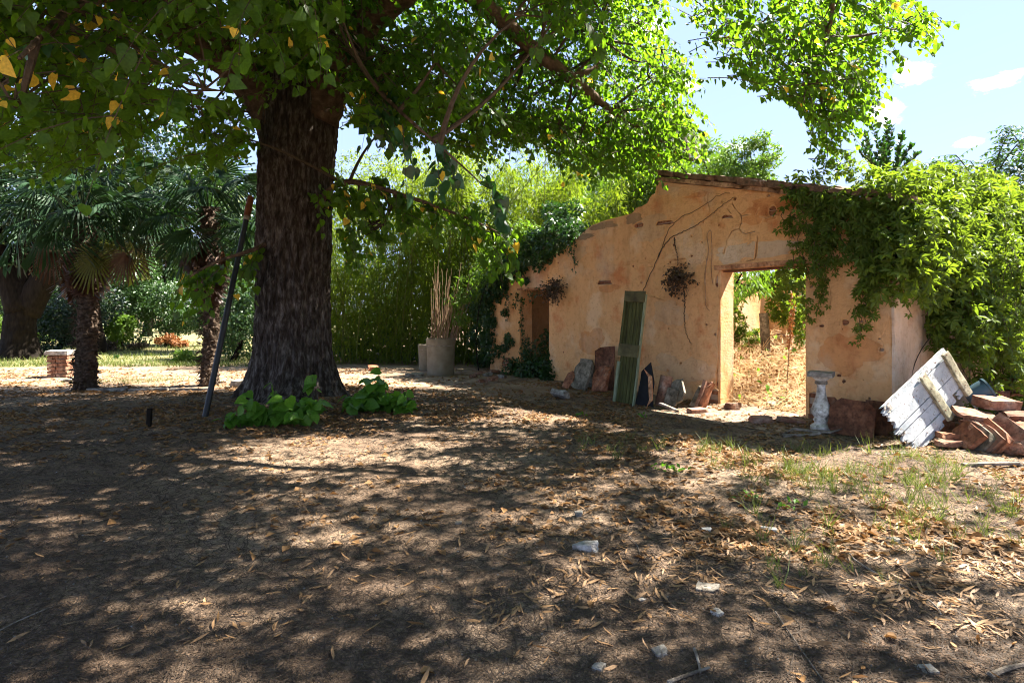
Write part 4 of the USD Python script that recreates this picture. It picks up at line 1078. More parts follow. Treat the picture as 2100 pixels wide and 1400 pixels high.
tree('far_tree', 'sunlit green trees closing the far end of the clearing', 'trees', (at(500, 700, 40)[0], 40), cloud(48, [(at(180, 600, 42), (5, 3, 3.5)), (at(330, 640, 42), (5, 3, 2.6)), (at(480, 600, 40), (5, 3, 4)), (at(60, 600, 42), (5, 3, 3.5)), (at(-200, 560, 42), (8, 3, 4))], 12), 22000, .24, 'leaf_far', .2, seed=48)
tree('dark_tree', 'dark leafy tree closing the view between the slimmer palm and the linden trunk', 'tree', (at(490, 700, 20.5)[0], 20.5), cloud(51, [(at(470, 440, 20.5), (1.7, 1.5, 1.6)), (at(520, 520, 20.5), (1.5, 1.5, 1.7)), (at(420, 520, 21), (1.3, 1.3, 1.4)), (at(500, 380, 21), (1.6, 1.4, 1.2))], 10), 20000, .14, 'leaf_far', .14, seed=51)
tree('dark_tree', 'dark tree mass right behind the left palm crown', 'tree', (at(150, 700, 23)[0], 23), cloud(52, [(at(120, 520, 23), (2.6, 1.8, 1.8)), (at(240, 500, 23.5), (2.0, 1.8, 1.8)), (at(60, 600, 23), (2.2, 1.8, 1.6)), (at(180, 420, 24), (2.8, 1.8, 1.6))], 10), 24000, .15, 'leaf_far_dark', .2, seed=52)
tree('lime_tree', 'tall light green tree above the bamboo right of the linden trunk', 'tree', (at(860, 700, 20)[0], 20), cloud(53, [(at(780, 430, 20), (2.0, 1.5, 1.8)), (at(900, 400, 20), (2.0, 1.5, 1.8)), (at(1010, 440, 20), (1.8, 1.5, 1.6)), (at(840, 560, 20), (2.4, 1.4, 1.8)), (at(990, 560, 20), (2.2, 1.4, 1.8))], 11), 30000, .15, 'bamboo', .15, seed=53, tv=LANCE_V * [2.2, 1, 1], tf=LANCE_F)
tree('lime_tree', 'light green tree behind the ivied wall top', 'tree', (at(1180, 640, 19.5)[0], 19.5), cloud(54, [(at(1130, 420, 19.5), (2.0, 1.5, 1.6)), (at(1240, 390, 19.5), (1.8, 1.5, 1.3)), (at(1330, 370, 19), (1.5, 1.5, 1.1)), (at(1420, 330, 18.5), (1.3, 1.3, 1.0))], 11), 22000, .14, 'leaf_far_lime', .15, seed=54, tv=LANCE_V * [2.6, 1, 1], tf=LANCE_F)
tree('orange_shrub', 'small orange brown withered shrub at the end of the clearing', 'shrub', (at(350, 715, 22)[0], 22), cloud(41, [(at(352, 698, 22), (.55, .4, .32))], 8), 1500, .10, 'leaf_orange', .03, seed=41)
tree('green_plant', 'low fresh green plant at the foot of the slimmer palm', 'plant', (at(388, 745, 15.6)[0], 15.6), cloud(42, [(at(388, 736, 15.6), (.48, .4, .22))], 8), 1300, .09, 'leaf_far_lime', .0, seed=42)
tree('weed', 'small dark weed on the sunlit lawn between the palms', 'plant', (at(232, 738, 16.9)[0], 16.9), cloud(47, [(at(232, 736, 16.9), (.16, .15, .12))], 4), 220, .08, 'leaf_far', .0, seed=47)

# behind the ruin
tree('leafy_tree', 'bright leafy young tree rising behind the highest point of the ruin', 'tree', (at(1480, 640, 15)[0], 15), cloud(43, [(at(1500, 350, 15), (1.0, 1.0, .7)), (at(1430, 340, 15.5), (1.0, 1.0, .8)), (at(1550, 320, 14.6), (.55, .7, .45)), (at(1460, 400, 15), (1.4, 1.2, 1.0))], 9), 15000, .12, 'leaf_far_lime', .09, seed=43, tv=LANCE_V * [2.6, 1, 1], tf=LANCE_F)
tree('leafy_tree', 'dense green tree behind the stepped end of the ruin wall', 'tree', (at(1290, 640, 16.5)[0], 16.5), cloud(44, [(at(1280, 400, 16.5), (1.6, 1.2, 1.0)), (at(1200, 420, 17), (1.2, 1.2, .9)), (at(1340, 420, 16), (1.2, 1.2, 1.0))], 9), 14000, .11, 'leaf_far_lime', .09, seed=44)
rng = np.random.default_rng(45)
up = thing('upright_shrub', 'shrub with upright dark shoots standing above the creeper on the wall', 'shrub')
sm, lm_ = MB(), MB()
for k, (px, py) in enumerate([(1820, 248), (1790, 262), (1810, 290), (1850, 275), (1870, 300), (1775, 275), (1882, 318), (1842, 305), (1765, 310), (1800, 318), (1772, 296), (1830, 262)]):
    Y = rng.uniform(9.6, 10.3)
    e = at(px, py, Y); b = at(rng.uniform(1800, 1840), 400, Y)
    q = spline([b, b * .45 + e * .55 + rng.normal(size=3) * .04, e], 22)
    sm.add(tube(q, [.012, .004], 4, cap=False))
    kk = np.repeat(np.arange(4, 22), 5)
    o = norm(rng.normal(size=(len(kk), 3)) * [1, 1, .2])
    lm_.add(scatter(OVAL_V * [1.1, 1, 1], OVAL_F, frames(o * .8 + [0, 0, .8], rng.normal(size=o.shape) + o * .5 + [0, 0, .5]), rng.uniform(.07, .12, len(kk)), q[kk]))
part(up, 'stem', sm.out(), MAT['twig'], kind='stuff'); part(up, 'foliage', lm_.out(), MAT['ivy'], kind='stuff')
el = thing('elder_bush', 'airy elder bush with thin branching stems against the sky at right', 'shrub')
rng = np.random.default_rng(46)
lm_ = MB()
for k, pts in enumerate([[(2040, 520), (2035, 420), (2045, 330), (2075, 265)], [(2075, 520), (2070, 430), (2085, 370), (2120, 310)], [(2000, 500), (2010, 420), (1985, 350), (1960, 318)], [(2090, 520), (2060, 420), (2020, 370), (1990, 330)],
                         [(2120, 520), (2110, 400), (2095, 300), (2060, 262)], [(2060, 480), (2035, 400), (2060, 330), (2110, 275)], [(2150, 520), (2160, 400), (2130, 330)], [(1975, 480), (1960, 400), (1930, 330)], [(1950, 470), (1925, 400), (1905, 335)]]):
    q = spline([at(x, y, 12.0 + .25 * (k % 4)) for x, y in pts], 24)
    part(el, 'stem', tube(q, [.028, .008], 6, cap=False), MAT['darkbark'])
    for j in range(8, 24):
        for h in range(2):
            d = norm(rng.normal(size=3) * [1, .8, .3] + [0, 0, .25]); Ls = rng.uniform(.2, .42)
            tt = np.linspace(.2, 1, 4); c = q[j] + d * (Ls * tt)[:, None]; c[:, 2] -= .18 * Ls * tt ** 2
            lm_.add(tube(np.vstack([q[j], c]), [.005, .002], 3, cap=False))
            sd = norm(np.cross(d, [0, 0, 1.])); P = np.vstack([c, c, c[-1:]])
            ax = np.vstack([np.tile(sd + d * .4, (4, 1)), np.tile(-sd + d * .4, (4, 1)), d[None]]) + [0, 0, -.4]
            lm_.add(scatter(LANCE_V * [2.6, 1, 1], LANCE_F, frames(ax, np.array([0, 0, 1.]) + rng.normal(size=(9, 3)) * .3), rng.uniform(.09, .15, 9), P))
part(el, 'foliage', lm_.out(), MAT['leaf_far'], kind='stuff')
tree('hedge_bush', 'dark leafy bush behind the creeper at the right edge', 'shrub', (at(2150, 740, 11.5)[0], 11.5), cloud(50, [(at(2140, 560, 11.8), (1.6, 1.0, 1.5)), (at(2250, 520, 11.5), (2.2, 1.2, 2.0))], 9), 9000, .12, 'leaf_far', .08, seed=50)

# ------------------------------------------------------------------ bamboo
bam = thing('bamboo_thicket', 'tall yellow green bamboo thicket between the linden and the ruin', 'bamboo')
rng = np.random.default_rng(61)
lv = MB()
for k in range(175):
    x0 = rng.uniform(-5.6, 4.2); y0 = 15.1 + rng.uniform(0, 1.9) + max(x0, 0) * .12
    Hc = rng.uniform(4.2, 7.2) - .25 * abs(x0 + .5)
    lean = rng.normal(size=2) * .35
    tt = np.linspace(0, 1, 12)
    q = np.stack([x0 + lean[0] * tt + lean[0] * 1.8 * tt ** 3, y0 + lean[1] * tt - .7 * tt ** 3, Hc * (tt - .12 * tt ** 4)], 1)
    part(bam, 'culm', tube(q, [.017, .014, .005], 5, cap=False), MAT['culm'])
    m = 270
    u = rng.beta(1.5, 0.9, m); c = np.stack([np.interp(u, tt, q[:, i]) for i in range(3)], 1)
    o = norm(rng.normal(size=(m, 3)) * [1, 1, .35])
    c = c + o * (rng.random((m, 1)) ** .7) * .55 * np.clip(1.35 - u, .35, 1)[:, None]
    ax = o * .7 + np.array([0, 0, -1.0]) * rng.uniform(.1, 1.1, (m, 1)) + rng.normal(size=(m, 3)) * .35
    lv.add(scatter(LANCE_V * [1.25, 1, 1], LANCE_F, frames(ax, np.array([0, 0, 1.]) + rng.normal(size=(m, 3)) * .5), rng.uniform(.13, .24, m), c))
# leafy skirt down to the ground on the front
m = 16000
P = np.c_[rng.uniform(-5.4, -.1, m), 14.9 + rng.random(m) * 1.2, rng.random(m) ** .8 * 2.6 + .05]
ax = rng.normal(size=(m, 3)) * .6 + [0, -.3, -.7]
lv.add(scatter(LANCE_V * [1.25, 1, 1], LANCE_F, frames(ax, np.array([0, 0, 1.]) + rng.normal(size=(m, 3)) * .5), rng.uniform(.09, .17, m), P))
part(bam, 'foliage', lv.out(), MAT['bamboo'], kind='stuff')
tree('undergrowth', 'dark undergrowth at the foot of the bamboo behind the tubs', 'shrub', (at(820, 750, 16.0)[0], 16.6), cloud(62, [(at(760, 690, 16.6), (1.4, .8, 1.0)), (at(900, 680, 16.8), (1.5, .8, 1.2)), (at(1010, 660, 16.9), (1.2, .8, 1.3)), (at(840, 600, 17.6), (2.4, .9, 1.6)), (at(1000, 560, 17.8), (2.4, .9, 1.6)), (at(720, 640, 17.4), (1.6, .9, 1.6)), (at(790, 640, 17.6), (1.8, .9, 1.4)), (at(700, 540, 18), (1.6, .9, 1.6)), (at(730, 722, 16.6), (1.5, .5, .5)), (at(860, 722, 16.6), (1.5, .5, .5)), (at(980, 718, 16.6), (1.3, .5, .5))], 9), 24000, .13, 'leaf_far', .0, seed=62)

# ------------------------------------------------------------------ ivy over the left end of the ruin
def strand(rng, p0, L, out, wob=.12, step=.055, lean=(0, 0, 0)):
    n = max(int(L / step), 4)
    d = np.array([0, 0, -1.0]) + np.asarray(lean)
    w = np.cumsum(rng.normal(size=(n, 3)) * wob * step * 2.2, 0)
    return np.asarray(p0) + d * (np.arange(n) * step)[:, None] + w + np.asarray(out) * (.03 + .06 * rng.random())


ivy = thing('ivy', 'dark ivy cascading over the low left end of the ruin and its narrow door', 'ivy')
rng = np.random.default_rng(71)
bl = []
for (px, py, dp, r) in [(1165, 478, .0, .26), (1150, 462, .2, .28), (1125, 452, .3, .3), (1120, 488, .0, .3), (1085, 492, .1, .34), (1090, 515, -.05, .24), (1050, 515, .1, .36), (1045, 535, -.05, .3), (1010, 540, .1, .38), (1015, 575, -.05, .34), (985, 580, .1, .4),
                        (1000, 610, -.05, .3), (1035, 590, -.1, .24), (980, 640, .1, .36), (1010, 660, -.05, .26), (960, 610, .3, .42), (965, 690, .2, .36), (1005, 700, -.05, .24), (975, 735, .2, .32), (1045, 690, -.05, .12), (1040, 560, 0, .3), (1195, 470, .05, .14), (1110, 430, .3, .3), (1140, 425, .4, .25), (1172, 488, -.14, .15), (1150, 505, -.15, .2), (1122, 518, -.16, .22), (1098, 528, -.18, .25), (1075, 545, -.18, .25), (1055, 560, -.18, .24), (1035, 580, -.16, .22), (1020, 600, -.16, .22), (1010, 630, -.14, .2), (1026, 610, -.12, .14), (1052, 700, -.12, .13), (1040, 712, -.12, .12), (1012, 690, -.12, .17), (1008, 735, -.1, .15), (1082, 575, -.12, .12), (1140, 470, -.05, .3), (1100, 500, -.1, .34), (1065, 528, -.14, .32), (1030, 548, -.16, .32), (1015, 660, -.14, .2), (1022, 720, -.12, .2), (1110, 545, -.14, .14), (1130, 530, -.12, .12), (1040, 640, -.1, .12), (1056, 745, -.12, .14), (1008, 600, -.16, .28)]:
    u, z = wp(px, py)
    bl.append((W(u, z, -dp - .05), (r, r * .8, r * .85)))
pos, out = blob_points(rng, bl, 15000, .45)
lv = MB().add(leaves_at(rng, pos, .085, IVY_V, IVY_F, norm(out + NN * .8), .6, .6))
sm = MB()
for (px, py, L) in [(1185, 485, .75), (1180, 480, .55), (1112, 520, .35), (1120, 510, .4), (1140, 500, .5), (1130, 505, .3), (1045, 600, .8), (1050, 690, .45), (1068, 600, .5), (1085, 690, .9), (1100, 700, .6), (1075, 610, 1.1), (1090, 595, .35), (1110, 596, .2), (1035, 700, .6), (1120, 740, .3)]:
    for h in range(2 if L > .3 else 1):
        u, z = wp(px + rng.uniform(-6, 6), py)
        q = strand(rng, W(u, z, .01), L * rng.uniform(.6, 1.1), NN)
        sm.add(tube(q, [.005, .003], 4, cap=False))
        kk = np.repeat(np.arange(len(q)), 2)
        o = norm(NN + rng.normal(size=(len(kk), 3)) * .5)
        lv.add(leaves_at(rng, q[kk] + rng.normal(size=(len(kk), 3)) * .03, .075, IVY_V, IVY_F, o, 1.0, .8))
# ivy heaped on the threshold of the narrow door
bl = [(W((lu0 + lu1) / 2, .15, .1), (.34, .3, .26)), (W(lu0 + .1, .25, -.1), (.28, .3, .38)), (W(lu1 - .15, .3, -.15), (.25, .2, .45)), (W(lu1 + .05, .1, .1), (.3, .2, .2)), (W(lu0 - .12, .12, .12), (.18, .12, .22)), (W((lu0 + lu1) / 2, .5, -.5), (.4, .3, .6))]
pos, out = blob_points(rng, bl, 2600, .4)
lv.add(leaves_at(rng, pos[pos[:, 2] > 0], .085, IVY_V, IVY_F, norm(out + NN * .6)[pos[:, 2] > 0], .6, .6))
part(ivy, 'foliage', lv.out(), MAT['ivy'], kind='stuff'); part(ivy, 'stem', sm.out(), MAT['twig'], kind='stuff')
# pale leafed climber at its left, in the sun
tree('climber', 'light green climber with pointed leaves left of the ivied wall end', 'climber', (at(985, 760, 12.9)[0], 12.9), [(at(960, 590, 12.7), (.32, .3, .34)), (at(935, 615, 12.5), (.26, .2, .16)), (at(990, 560, 12.9), (.3, .3, .3)), (at(945, 650, 12.6), (.2, .2, .2)), (at(1060, 490, 12.4), (.35, .3, .2)), (at(1075, 470, 12.7), (.4, .3, .22)), (at(1010, 525, 12.9), (.4, .3, .25))], 1300, .11, 'leaf_far_lime', .012, trunk_top=2.0, seed=72, tv=LANCE_V * [3, 1, 1], tf=LANCE_F)

# ------------------------------------------------------------------ Virginia creeper over the right side
cr = thing('virginia_creeper', 'green creeper hanging over the roof edge, corner and side wall of the ruin', 'creeper')
rng = np.random.default_rng(81)
bl = []
for k in range(200):
    s_ = rng.uniform(-.2, 6.6)                      # along the side wall
    hmax = 2.35 + .45 * math.sin(min(s_, 5) * .7) + .1 * s_
    z = rng.uniform(.35 if s_ > 1.9 else (1.0 if s_ > .9 else 1.75), hmax)
    bulge = .15 + .55 * min(max(s_, 0) / 2.5, 1) * (.6 + .4 * math.sin(z * 1.5)) * rng.uniform(.5, 1)
    r = rng.uniform(.24, .42)
    bl.append((C0 + SD * s_ - UD * bulge + [0, 0, z], (r, r, r * 1.1)))
for k in range(40):                                # the mound on top
    s_ = rng.uniform(-.1, 5.5)
    r = rng.uniform(.25, .4)
    bl.append((C0 + SD * s_ + UD * rng.uniform(-.2, .35) + [0, 0, 2.55 + .3 * math.sin(min(s_, 4.5) * .7) + .05 * s_ + rng.uniform(-.1, .25)], (r, r, r * .9)))
for (px, py, r) in [(1625, 366, .08), (1645, 362, .12), (1665, 350, .16), (1700, 350, .2), (1700, 318, .16), (1735, 345, .2), (1770, 350, .22), (1800, 360, .24), (1835, 370, .26), (1705, 385, .13), (1745, 395, .13), (1785, 408, .16), (1825, 415, .2), (1852, 430, .24), (1665, 385, .08), (1845, 480, .16), (1690, 300, .12), (1720, 305, .13), (1750, 325, .16), (1870, 370, .3), (1885, 450, .3), (1880, 530, .22)]:
    u, z = wp(px, py)
    r *= .84
    bl.append((W(u, z, .06), (r, r * .8, r * .8)))
lv = MB()
pos, out = blob_points(rng, bl, 13500, .4)
keep = pos[:, 2] > .12
lv.add(leaves_at(rng, pos[keep], .125, PALM_V, PALM_F, norm(out + np.array([-.3, -.4, .1]))[keep], .8, .6))
sm = MB()
cr_parts = []
STR = [(1620, 385, 45), (1640, 385, 120), (1655, 390, 150), (1675, 395, 175), (1700, 395, 120), (1690, 410, 180), (1725, 405, 140), (1715, 420, 230), (1750, 410, 120), (1740, 430, 120), (1770, 420, 180), (1765, 440, 140), (1790, 430, 220),
       (1785, 460, 230), (1795, 470, 200), (1800, 440, 120), (1815, 440, 110), (1830, 440, 110), (1845, 440, 120), (1650, 520, 60), (1640, 530, 70), (1630, 545, 90), (1645, 560, 110), (1735, 480, 90), (1660, 460, 110), (1610, 430, 50), (1780, 520, 190), (1720, 470, 120), (1850, 480, 120), (1625, 440, 40)]
for (px, py, Lp) in STR:
    u, z = wp(px, py); Y = W(u, z)[1]
    for h in range(1 if Lp < 130 else 2):
        u, z = wp(px + rng.uniform(-8, 8), py)
        q = strand(rng, W(u, z, .03), Lp * Y / F * rng.uniform(.8, 1.05), NN, wob=.16, lean=UD * rng.uniform(-.25, .1))
        sm.add(tube(q, [.005, .003], 4, cap=False))
        kk = np.repeat(np.arange(0, len(q)), 2)[rng.random(2 * len(q)) < .85]
        o = norm(NN + rng.normal(size=(len(kk), 3)) * .5)
        s0 = np.clip(1.15 - .5 * kk / len(q), .4, 1.1)
        R = frames(rng.normal(size=(len(kk), 3)) * .5 + [0, 0, -1] + o * .3, o * 1.3 + rng.normal(size=(len(kk), 3)) * .35 + [0, 0, .3])
        pp = q[kk] + rng.normal(size=(len(kk), 3)) * .035 + NN * .03
        for i in range(len(kk)):
            cr_parts.append(((PALM_V * .115 * s0[i] * rng.uniform(.75, 1.1)) @ R[i].T + pp[i]))
rng.shuffle(cr_parts)
for v in cr_parts[:300]:
    part(cr, 'leaf', (v, PALM_F), MAT['creeper'])
for v in cr_parts[300:]:
    lv.add((v, PALM_F))
# long shoots over the outer face of the mass
for k in range(80):
    s_ = rng.uniform(.8, 5.5); z = rng.uniform(1.6, 2.7)
    p0 = C0 + SD * s_ - UD * (.55 + .35 * rng.random()) * min(s_ / 2, 1) + [0, 0, z]
    q = strand(rng, p0, rng.uniform(.5, 1.5), -UD, wob=.12, lean=np.array([.15, -.2, 0]) * rng.uniform(0, 1))
    sm.add(tube(q, [.005, .003], 4, cap=False))
    kk = np.repeat(np.arange(len(q)), 2); o = norm(-UD + rng.normal(size=(len(kk), 3)) * .5)
    lv.add(leaves_at(rng, q[kk] + rng.normal(size=(len(kk), 3)) * .04, .095, PALM_V, PALM_F, o, 1.0, .7))
for k in range(26):                                # bare woody stems at the bottom and corner
    s_ = rng.uniform(.3, 4.5)
    p0 = C0 + SD * s_ - UD * rng.uniform(.05, .5) + [0, 0, rng.uniform(.7, 1.6)]
    e = p0 + rng.normal(size=3) * [.25, .25, .1] + [0, -.1, -rng.uniform(.5, 1.2)]
    e[2] = max(e[2], 0.02)
    sm.add(tube(spline([p0, (p0 + e) / 2 + rng.normal(size=3) * .12, e], 10), [.007, .004], 4, cap=False))
part(cr, 'foliage', lv.out(), MAT['creeper'], kind='stuff'); part(cr, 'stem', sm.out(), MAT['twig'], kind='stuff')

# bare runners on the plaster and the two dried clumps
for lab, pts in (('upper bare runner climbing the plaster towards the roof crack', [(1275, 715), (1295, 660), (1310, 622), (1336, 560), (1355, 519), (1369, 478), (1394, 448), (1432, 430), (1473, 402), (1498, 396)]),
                 ('lower bare runner parallel to the first on the plaster', [(1350, 530), (1356, 515), (1381, 486), (1412, 471), (1464, 437), (1486, 419), (1508, 405)]),
                 ('short bare runner hanging above the dried clump', [(1384, 488), (1387, 510), (1391, 530), (1390, 545)]),
                 ('thin bare root trailing below the dried clump', [(1404, 600), (1405, 640), (1408, 680), (1418, 705)])):
    q = spline([W(*wp(*p), .014) for p in pts], 60); q += np.random.default_rng(len(pts)).normal(size=q.shape) * .006
    solo('creeper_runner', tube(q, [.009, .006, .004], 5), MAT['twig'], lab, 'vine')


def clump(px, py, r, seed, label):
    rng = np.random.default_rng(seed)
    t = thing('dried_clump', label, 'plant')
    u, z = wp(px, py); c = W(u, z, .12)
    sm, lv = MB(), MB()
    for k in range(130):
        d = norm(rng.normal(size=3) * [1, 1, .9] + NN * .5 + [0, 0, .05]); e = c + d * r * rng.uniform(.6, 1.1) + [0, 0, -.25 * r * rng.random()]
        q = spline([c - NN * .1, (c + e) / 2 + [0, 0, .02], e], 7)
        sm.add(tube(q, [.003, .0015], 3, cap=False))
        lv.add(leaves_at(rng, q[[3, 4, 5, 6, 6]] + rng.normal(size=(5, 3)) * .02, .055, IVY_V, IVY_F, np.tile(d, (5, 1)), .5, .5))
    for k in range(16):
        a = c + np.array([0, 0, -r * .5]) + UD * rng.uniform(-.1, .1)
        sm.add(tube(strand(rng, a, rng.uniform(.1, .32), NN * 0), [.003, .0015], 3, cap=False))
    part(t, 'stem', sm.out(), MAT['twig'], kind='stuff'); part(t, 'foliage', lv.out(), MAT['dryplant'], kind='stuff')


clump(1405, 570, .27, 91, 'round tuft of dried plant growing from the plaster left of the wide doorway')
clump(1148, 592, .30, 92, 'reddish dried tuft at the top right corner of the narrow ivied door')

# ------------------------------------------------------------------ things leaning on and lying by the wall
def wall_xf(px, py, tilt=12, roll=0, yaw=0):
    """Frame of a thing that leans on the front wall, foot on the ground under a pixel. x along the wall to the right, y up, z out."""
    b = gp(px, py)
    R = np.stack([-UD, [0, 0, 1.0], NN], 1) @ trimesh.transformations.euler_matrix(-math.radians(tilt), math.radians(yaw), 0, 'rxyz')[:3, :3] @ trimesh.transformations.rotation_matrix(math.radians(roll), [0, 0, 1])[:3, :3]
    return R, b


def lean(name, px, py, w, h, th, mat, label, cat, tilt=12, roll=0, yaw=0, seed=0, amp=.012, chip=.4, group=None, shift=0.0):
    R, b = wall_xf(px, py, tilt, roll, yaw)
    v, f = rough_box(w, h, th, seed, amp, 3, chip)
    v = v + [0, h / 2 - .01, 0]
    v = v @ R.T
    v[:, 2] -= v[:, 2].min() + .012
    return solo(name, (v + b + NN * shift, f), MAT[mat], label, cat, group)


# the green ledged door
R, b = wall_xf(1279, 828, 7, -2.0, 6)
gd = thing('wooden_door', 'narrow mossy green board door leaning against the ochre wall', 'door')


def local(m, off=(0, 0, 0)):
    v, f = m
    return (v + np.asarray(off)) @ R.T + b, f


dh, dw = 1.74, .38
for k in range(5):
    w = dw * .86 / 5
    part(gd, 'board', local(rough_box(w - .006, dh * .96, .022, 600 + k, .003, 3), (-dw * .43 + w * (k + .5), dh * .49, 0)), MAT['greenpaint'])
part(gd, 'rail', local(rough_box(dw, .17, .03, 610, .004, 3, .12), (0, dh - .09, .034)), MAT['greenrail'])
part(gd, 'rail', local(rough_box(dw, .19, .03, 611, .004, 3), (0, dh * .47, .034)), MAT['greenrail'])
part(gd, 'stile', local(rough_box(.05, dh * .36, .028, 612, .004, 3), (-dw / 2 + .025, dh * .185, .026)), MAT['greenedge'], label='pale worn lower edge of the door')
part(gd, 'stile', local(rough_box(.028, dh * .98, .04, 613, .004, 3), (dw / 2 - .002, dh * .485, .004)), MAT['greenedge'])
part(gd, 'stile', local(rough_box(.045, dh * .45, .028, 614, .004, 3), (-dw / 2 + .022, dh * .72, .026)), MAT['greenpaint'])
# from left to right along the wall
lean('leaning_tile', 1160, 797, .17, .36, .05, 'terracotta', 'orange red roof tile leaning at the left end of the row of slabs', 'tile', 18, -14, 10, 620)
lean('leaning_slab', 1185, 800, .42, .50, .05, 'grey_tile', 'grey green square slab leaning beside the orange tile', 'slab', 17, -5, 0, 621)
lean('leaning_slab', 1200, 792, .40, .52, .04, 'grey_tile', 'dark grey slab behind the grey green one', 'slab', 9, 0, 0, 622)
lean('leaning_slab', 1228, 806, .40, .46, .06, 'terracotta', 'pinkish brown slab leaning left of the green door', 'slab', 20, 6, -8, 623)
lean('rusty_sheet', 1238, 800, .50, .80, .012, 'rust', 'rust red metal sheet behind the green door', 'sheet', 6, 4, 0, 624, .008)
lean('fallen_slab', 1148, 818, .28, .10, .2, 'stone', 'pale flat stone on the ground before the leaning slabs', 'stone', 30, 5, 12, 625, .01, .3)
R, b = wall_xf(1322, 832, 12, 0, 0)
tri = prism(Polygon([(-.18, 0), (.16, 0), (.12, .35), (-.01, .66), (-.16, .5)]), .012)
v, f = trimesh.remesh.subdivide_to_size(np.array(tri.vertices), np.array(tri.faces), .1)
v[:, 2] += (meshkit.fbm(v * 5, 3, 3) - .5) * .09
solo('black_sheet', (v @ R.T + b, f), MAT['blackcloth'], 'pointed black sheet standing right of the green door', 'sheet')
lean('leaning_board', 1336, 838, .06, .70, .02, 'lintel', 'thin tan strip of wood against the black sheet', 'board', 13, 14, 0, 626)
q = np.linspace(-1, 1, 11)                       # curved roof tile standing on end
arc = [(.10 * math.sin(x * 1.35), .10 * math.cos(x * 1.35) - .06) for x in q] + [(.085 * math.sin(x * 1.35), .085 * math.cos(x * 1.35) - .06) for x in q[::-1]]
R, b = wall_xf(1352, 832, 12, -4, 0)
m = prism(Polygon(arc), .46)
v = np.array(m.vertices)[:, [0, 2, 1]] * [1.15, 1, 1]
solo('curved_tile', (v @ R.T + b, m.faces[:, ::-1]), MAT['brick_dusty'], 'curved pinkish roof tile standing right of the black sheet', 'tile')
lean('leaning_slab', 1390, 838, .34, .36, .04, 'grey_tile', 'dark grey brown tile tilted on its corner near the doorway', 'slab', 20, 32, -10, 627)
lean('leaning_slab', 1372, 836, .22, .30, .04, 'grey_tile', 'small dark slab between the curved tile and the tilted tile', 'slab', 14, -6, 0, 633)
lean('stone_chip', 1405, 812, .13, .17, .03, 'stone', 'small pale square chip propped above the tilted tile', 'stone', 16, 28, 0, 628, shift=.1)
lean('leaning_slab', 1420, 836, .10, .42, .05, 'grey_tile', 'olive grey tile on edge, left of the three leaning tiles', 'tile', 16, -16, 40, 629)
lean('leaning_tile', 1431, 838, .05, .43, .16, 'brick_dusty', 'pinkish grey tile on edge, middle of the three leaning tiles', 'tile', 14, -10, 10, 630)
lean('leaning_tile', 1440, 839, .05, .42, .16, 'terracotta', 'orange tile on edge, right of the three leaning tiles', 'tile', 13, -12, 10, 631)


def lie(name, px, py, size, ypr, mat, label, cat, seed, z=None, amp=.008, chip=.3, group=None, div=3):
    b = gp(px, py)
    Rr = euler(*ypr)
    v, f = rough_box(*size, seed=seed, amp=amp, div=div, chip=chip)
    v = v @ Rr.T
    v[:, 2] += (-v[:, 2].min() - .012 + gz(b[0], b[1])) if z is None else z
    return solo(name, (v + [b[0], b[1], 0], f), MAT[mat], label, cat, group)


lie('fallen_brick', 1432, 848, (.30, .12, .07), (20, 0, 8), 'brick_dusty', 'long pinkish brick lying flat below the three leaning tiles', 'brick', 640)
lie('old_plank', 1374, 842, (.36, .06, .03), (-48, 14, 0), 'oldwood', 'short grey wood piece lying below the curved tile', 'wood', 641)
lie('stone', 1504, 842, (.20, .14, .10), (20, 0, 0), 'brick_dusty', 'rounded tan stone on the threshold at the left jamb', 'stone', 642, chip=.5, amp=.02)
lie('brick', 1560, 866, (.27, .16, .10), (8, 0, 0), 'brick_dusty', 'pink brick lying in front of the doorway', 'brick', 643)
lie('slab', 1622, 866, (.33, .15, .05), (-28, 6, 4), 'brick_dusty', 'flat dusty slab right of the pink brick', 'slab', 644)
lie('stone', 1585, 840, (.16, .12, .10), (30, 0, 0), 'grey_tile', 'round grey green stone inside the doorway', 'stone', 645, chip=.6, amp=.02)
lie('stone', 1604, 832, (.15, .12, .12), (10, 20, 0), 'grey_tile', 'dark pointed stone behind the grey green one', 'stone', 646, chip=.6, amp=.02)
lie('old_plank', 1665, 888, (.75, .07, .022), (-14, 2, 0), 'oldwood', 'long grey plank on the ground below the baluster', 'wood', 647)
lie('old_plank', 1640, 893, (.50, .05, .02), (6, 0, 0), 'oldwood', 'shorter grey lath in front of the long plank', 'wood', 648)
lie('old_plank', 1822, 930, (.36, .06, .02), (-6, 0, 0), 'oldwood', 'pale grey splinter of board before the white shutter', 'wood', 649)
lie('old_plank', 2050, 955, (.7, .05, .025), (4, 0, 0), 'oldwood', 'grey stick along the foot of the brick heap', 'wood', 650)
# baluster
prof = [(0, 0), (.115, 0), (.115, .035), (.118, .05), (.10, .065), (.075, .085), (.072, .10), (.085, .115), (.088, .13), (.075, .145), (.078, .16), (.098, .19), (.108, .225), (.105, .26), (.09, .305), (.070, .36), (.056, .42), (.048, .48), (.046, .53), (.052, .55)]
prof2 = [(.045, .55), (.066, .553), (.07, .575), (.064, .59), (.045, .592)]
prof3 = [(0, .59), (.058, .592), (.085, .615), (.10, .63), (.10, .645), (.0, .646)]
bl_ = thing('baluster', 'white stone baluster with a dark square top standing by the right door jamb', 'baluster')
b = gp(1684, 880); b[2] = -.01
for nm, pr_, mt in (('shaft', prof, 'baluster'), ('ring', prof2, 'grey_tile'), ('neck', prof3, 'baluster')):
    m = trimesh.creation.revolve(np.array(pr_), sections=40)
    part(bl_, nm, (np.array(m.vertices) + b, m.faces), MAT[mt], smooth=35)
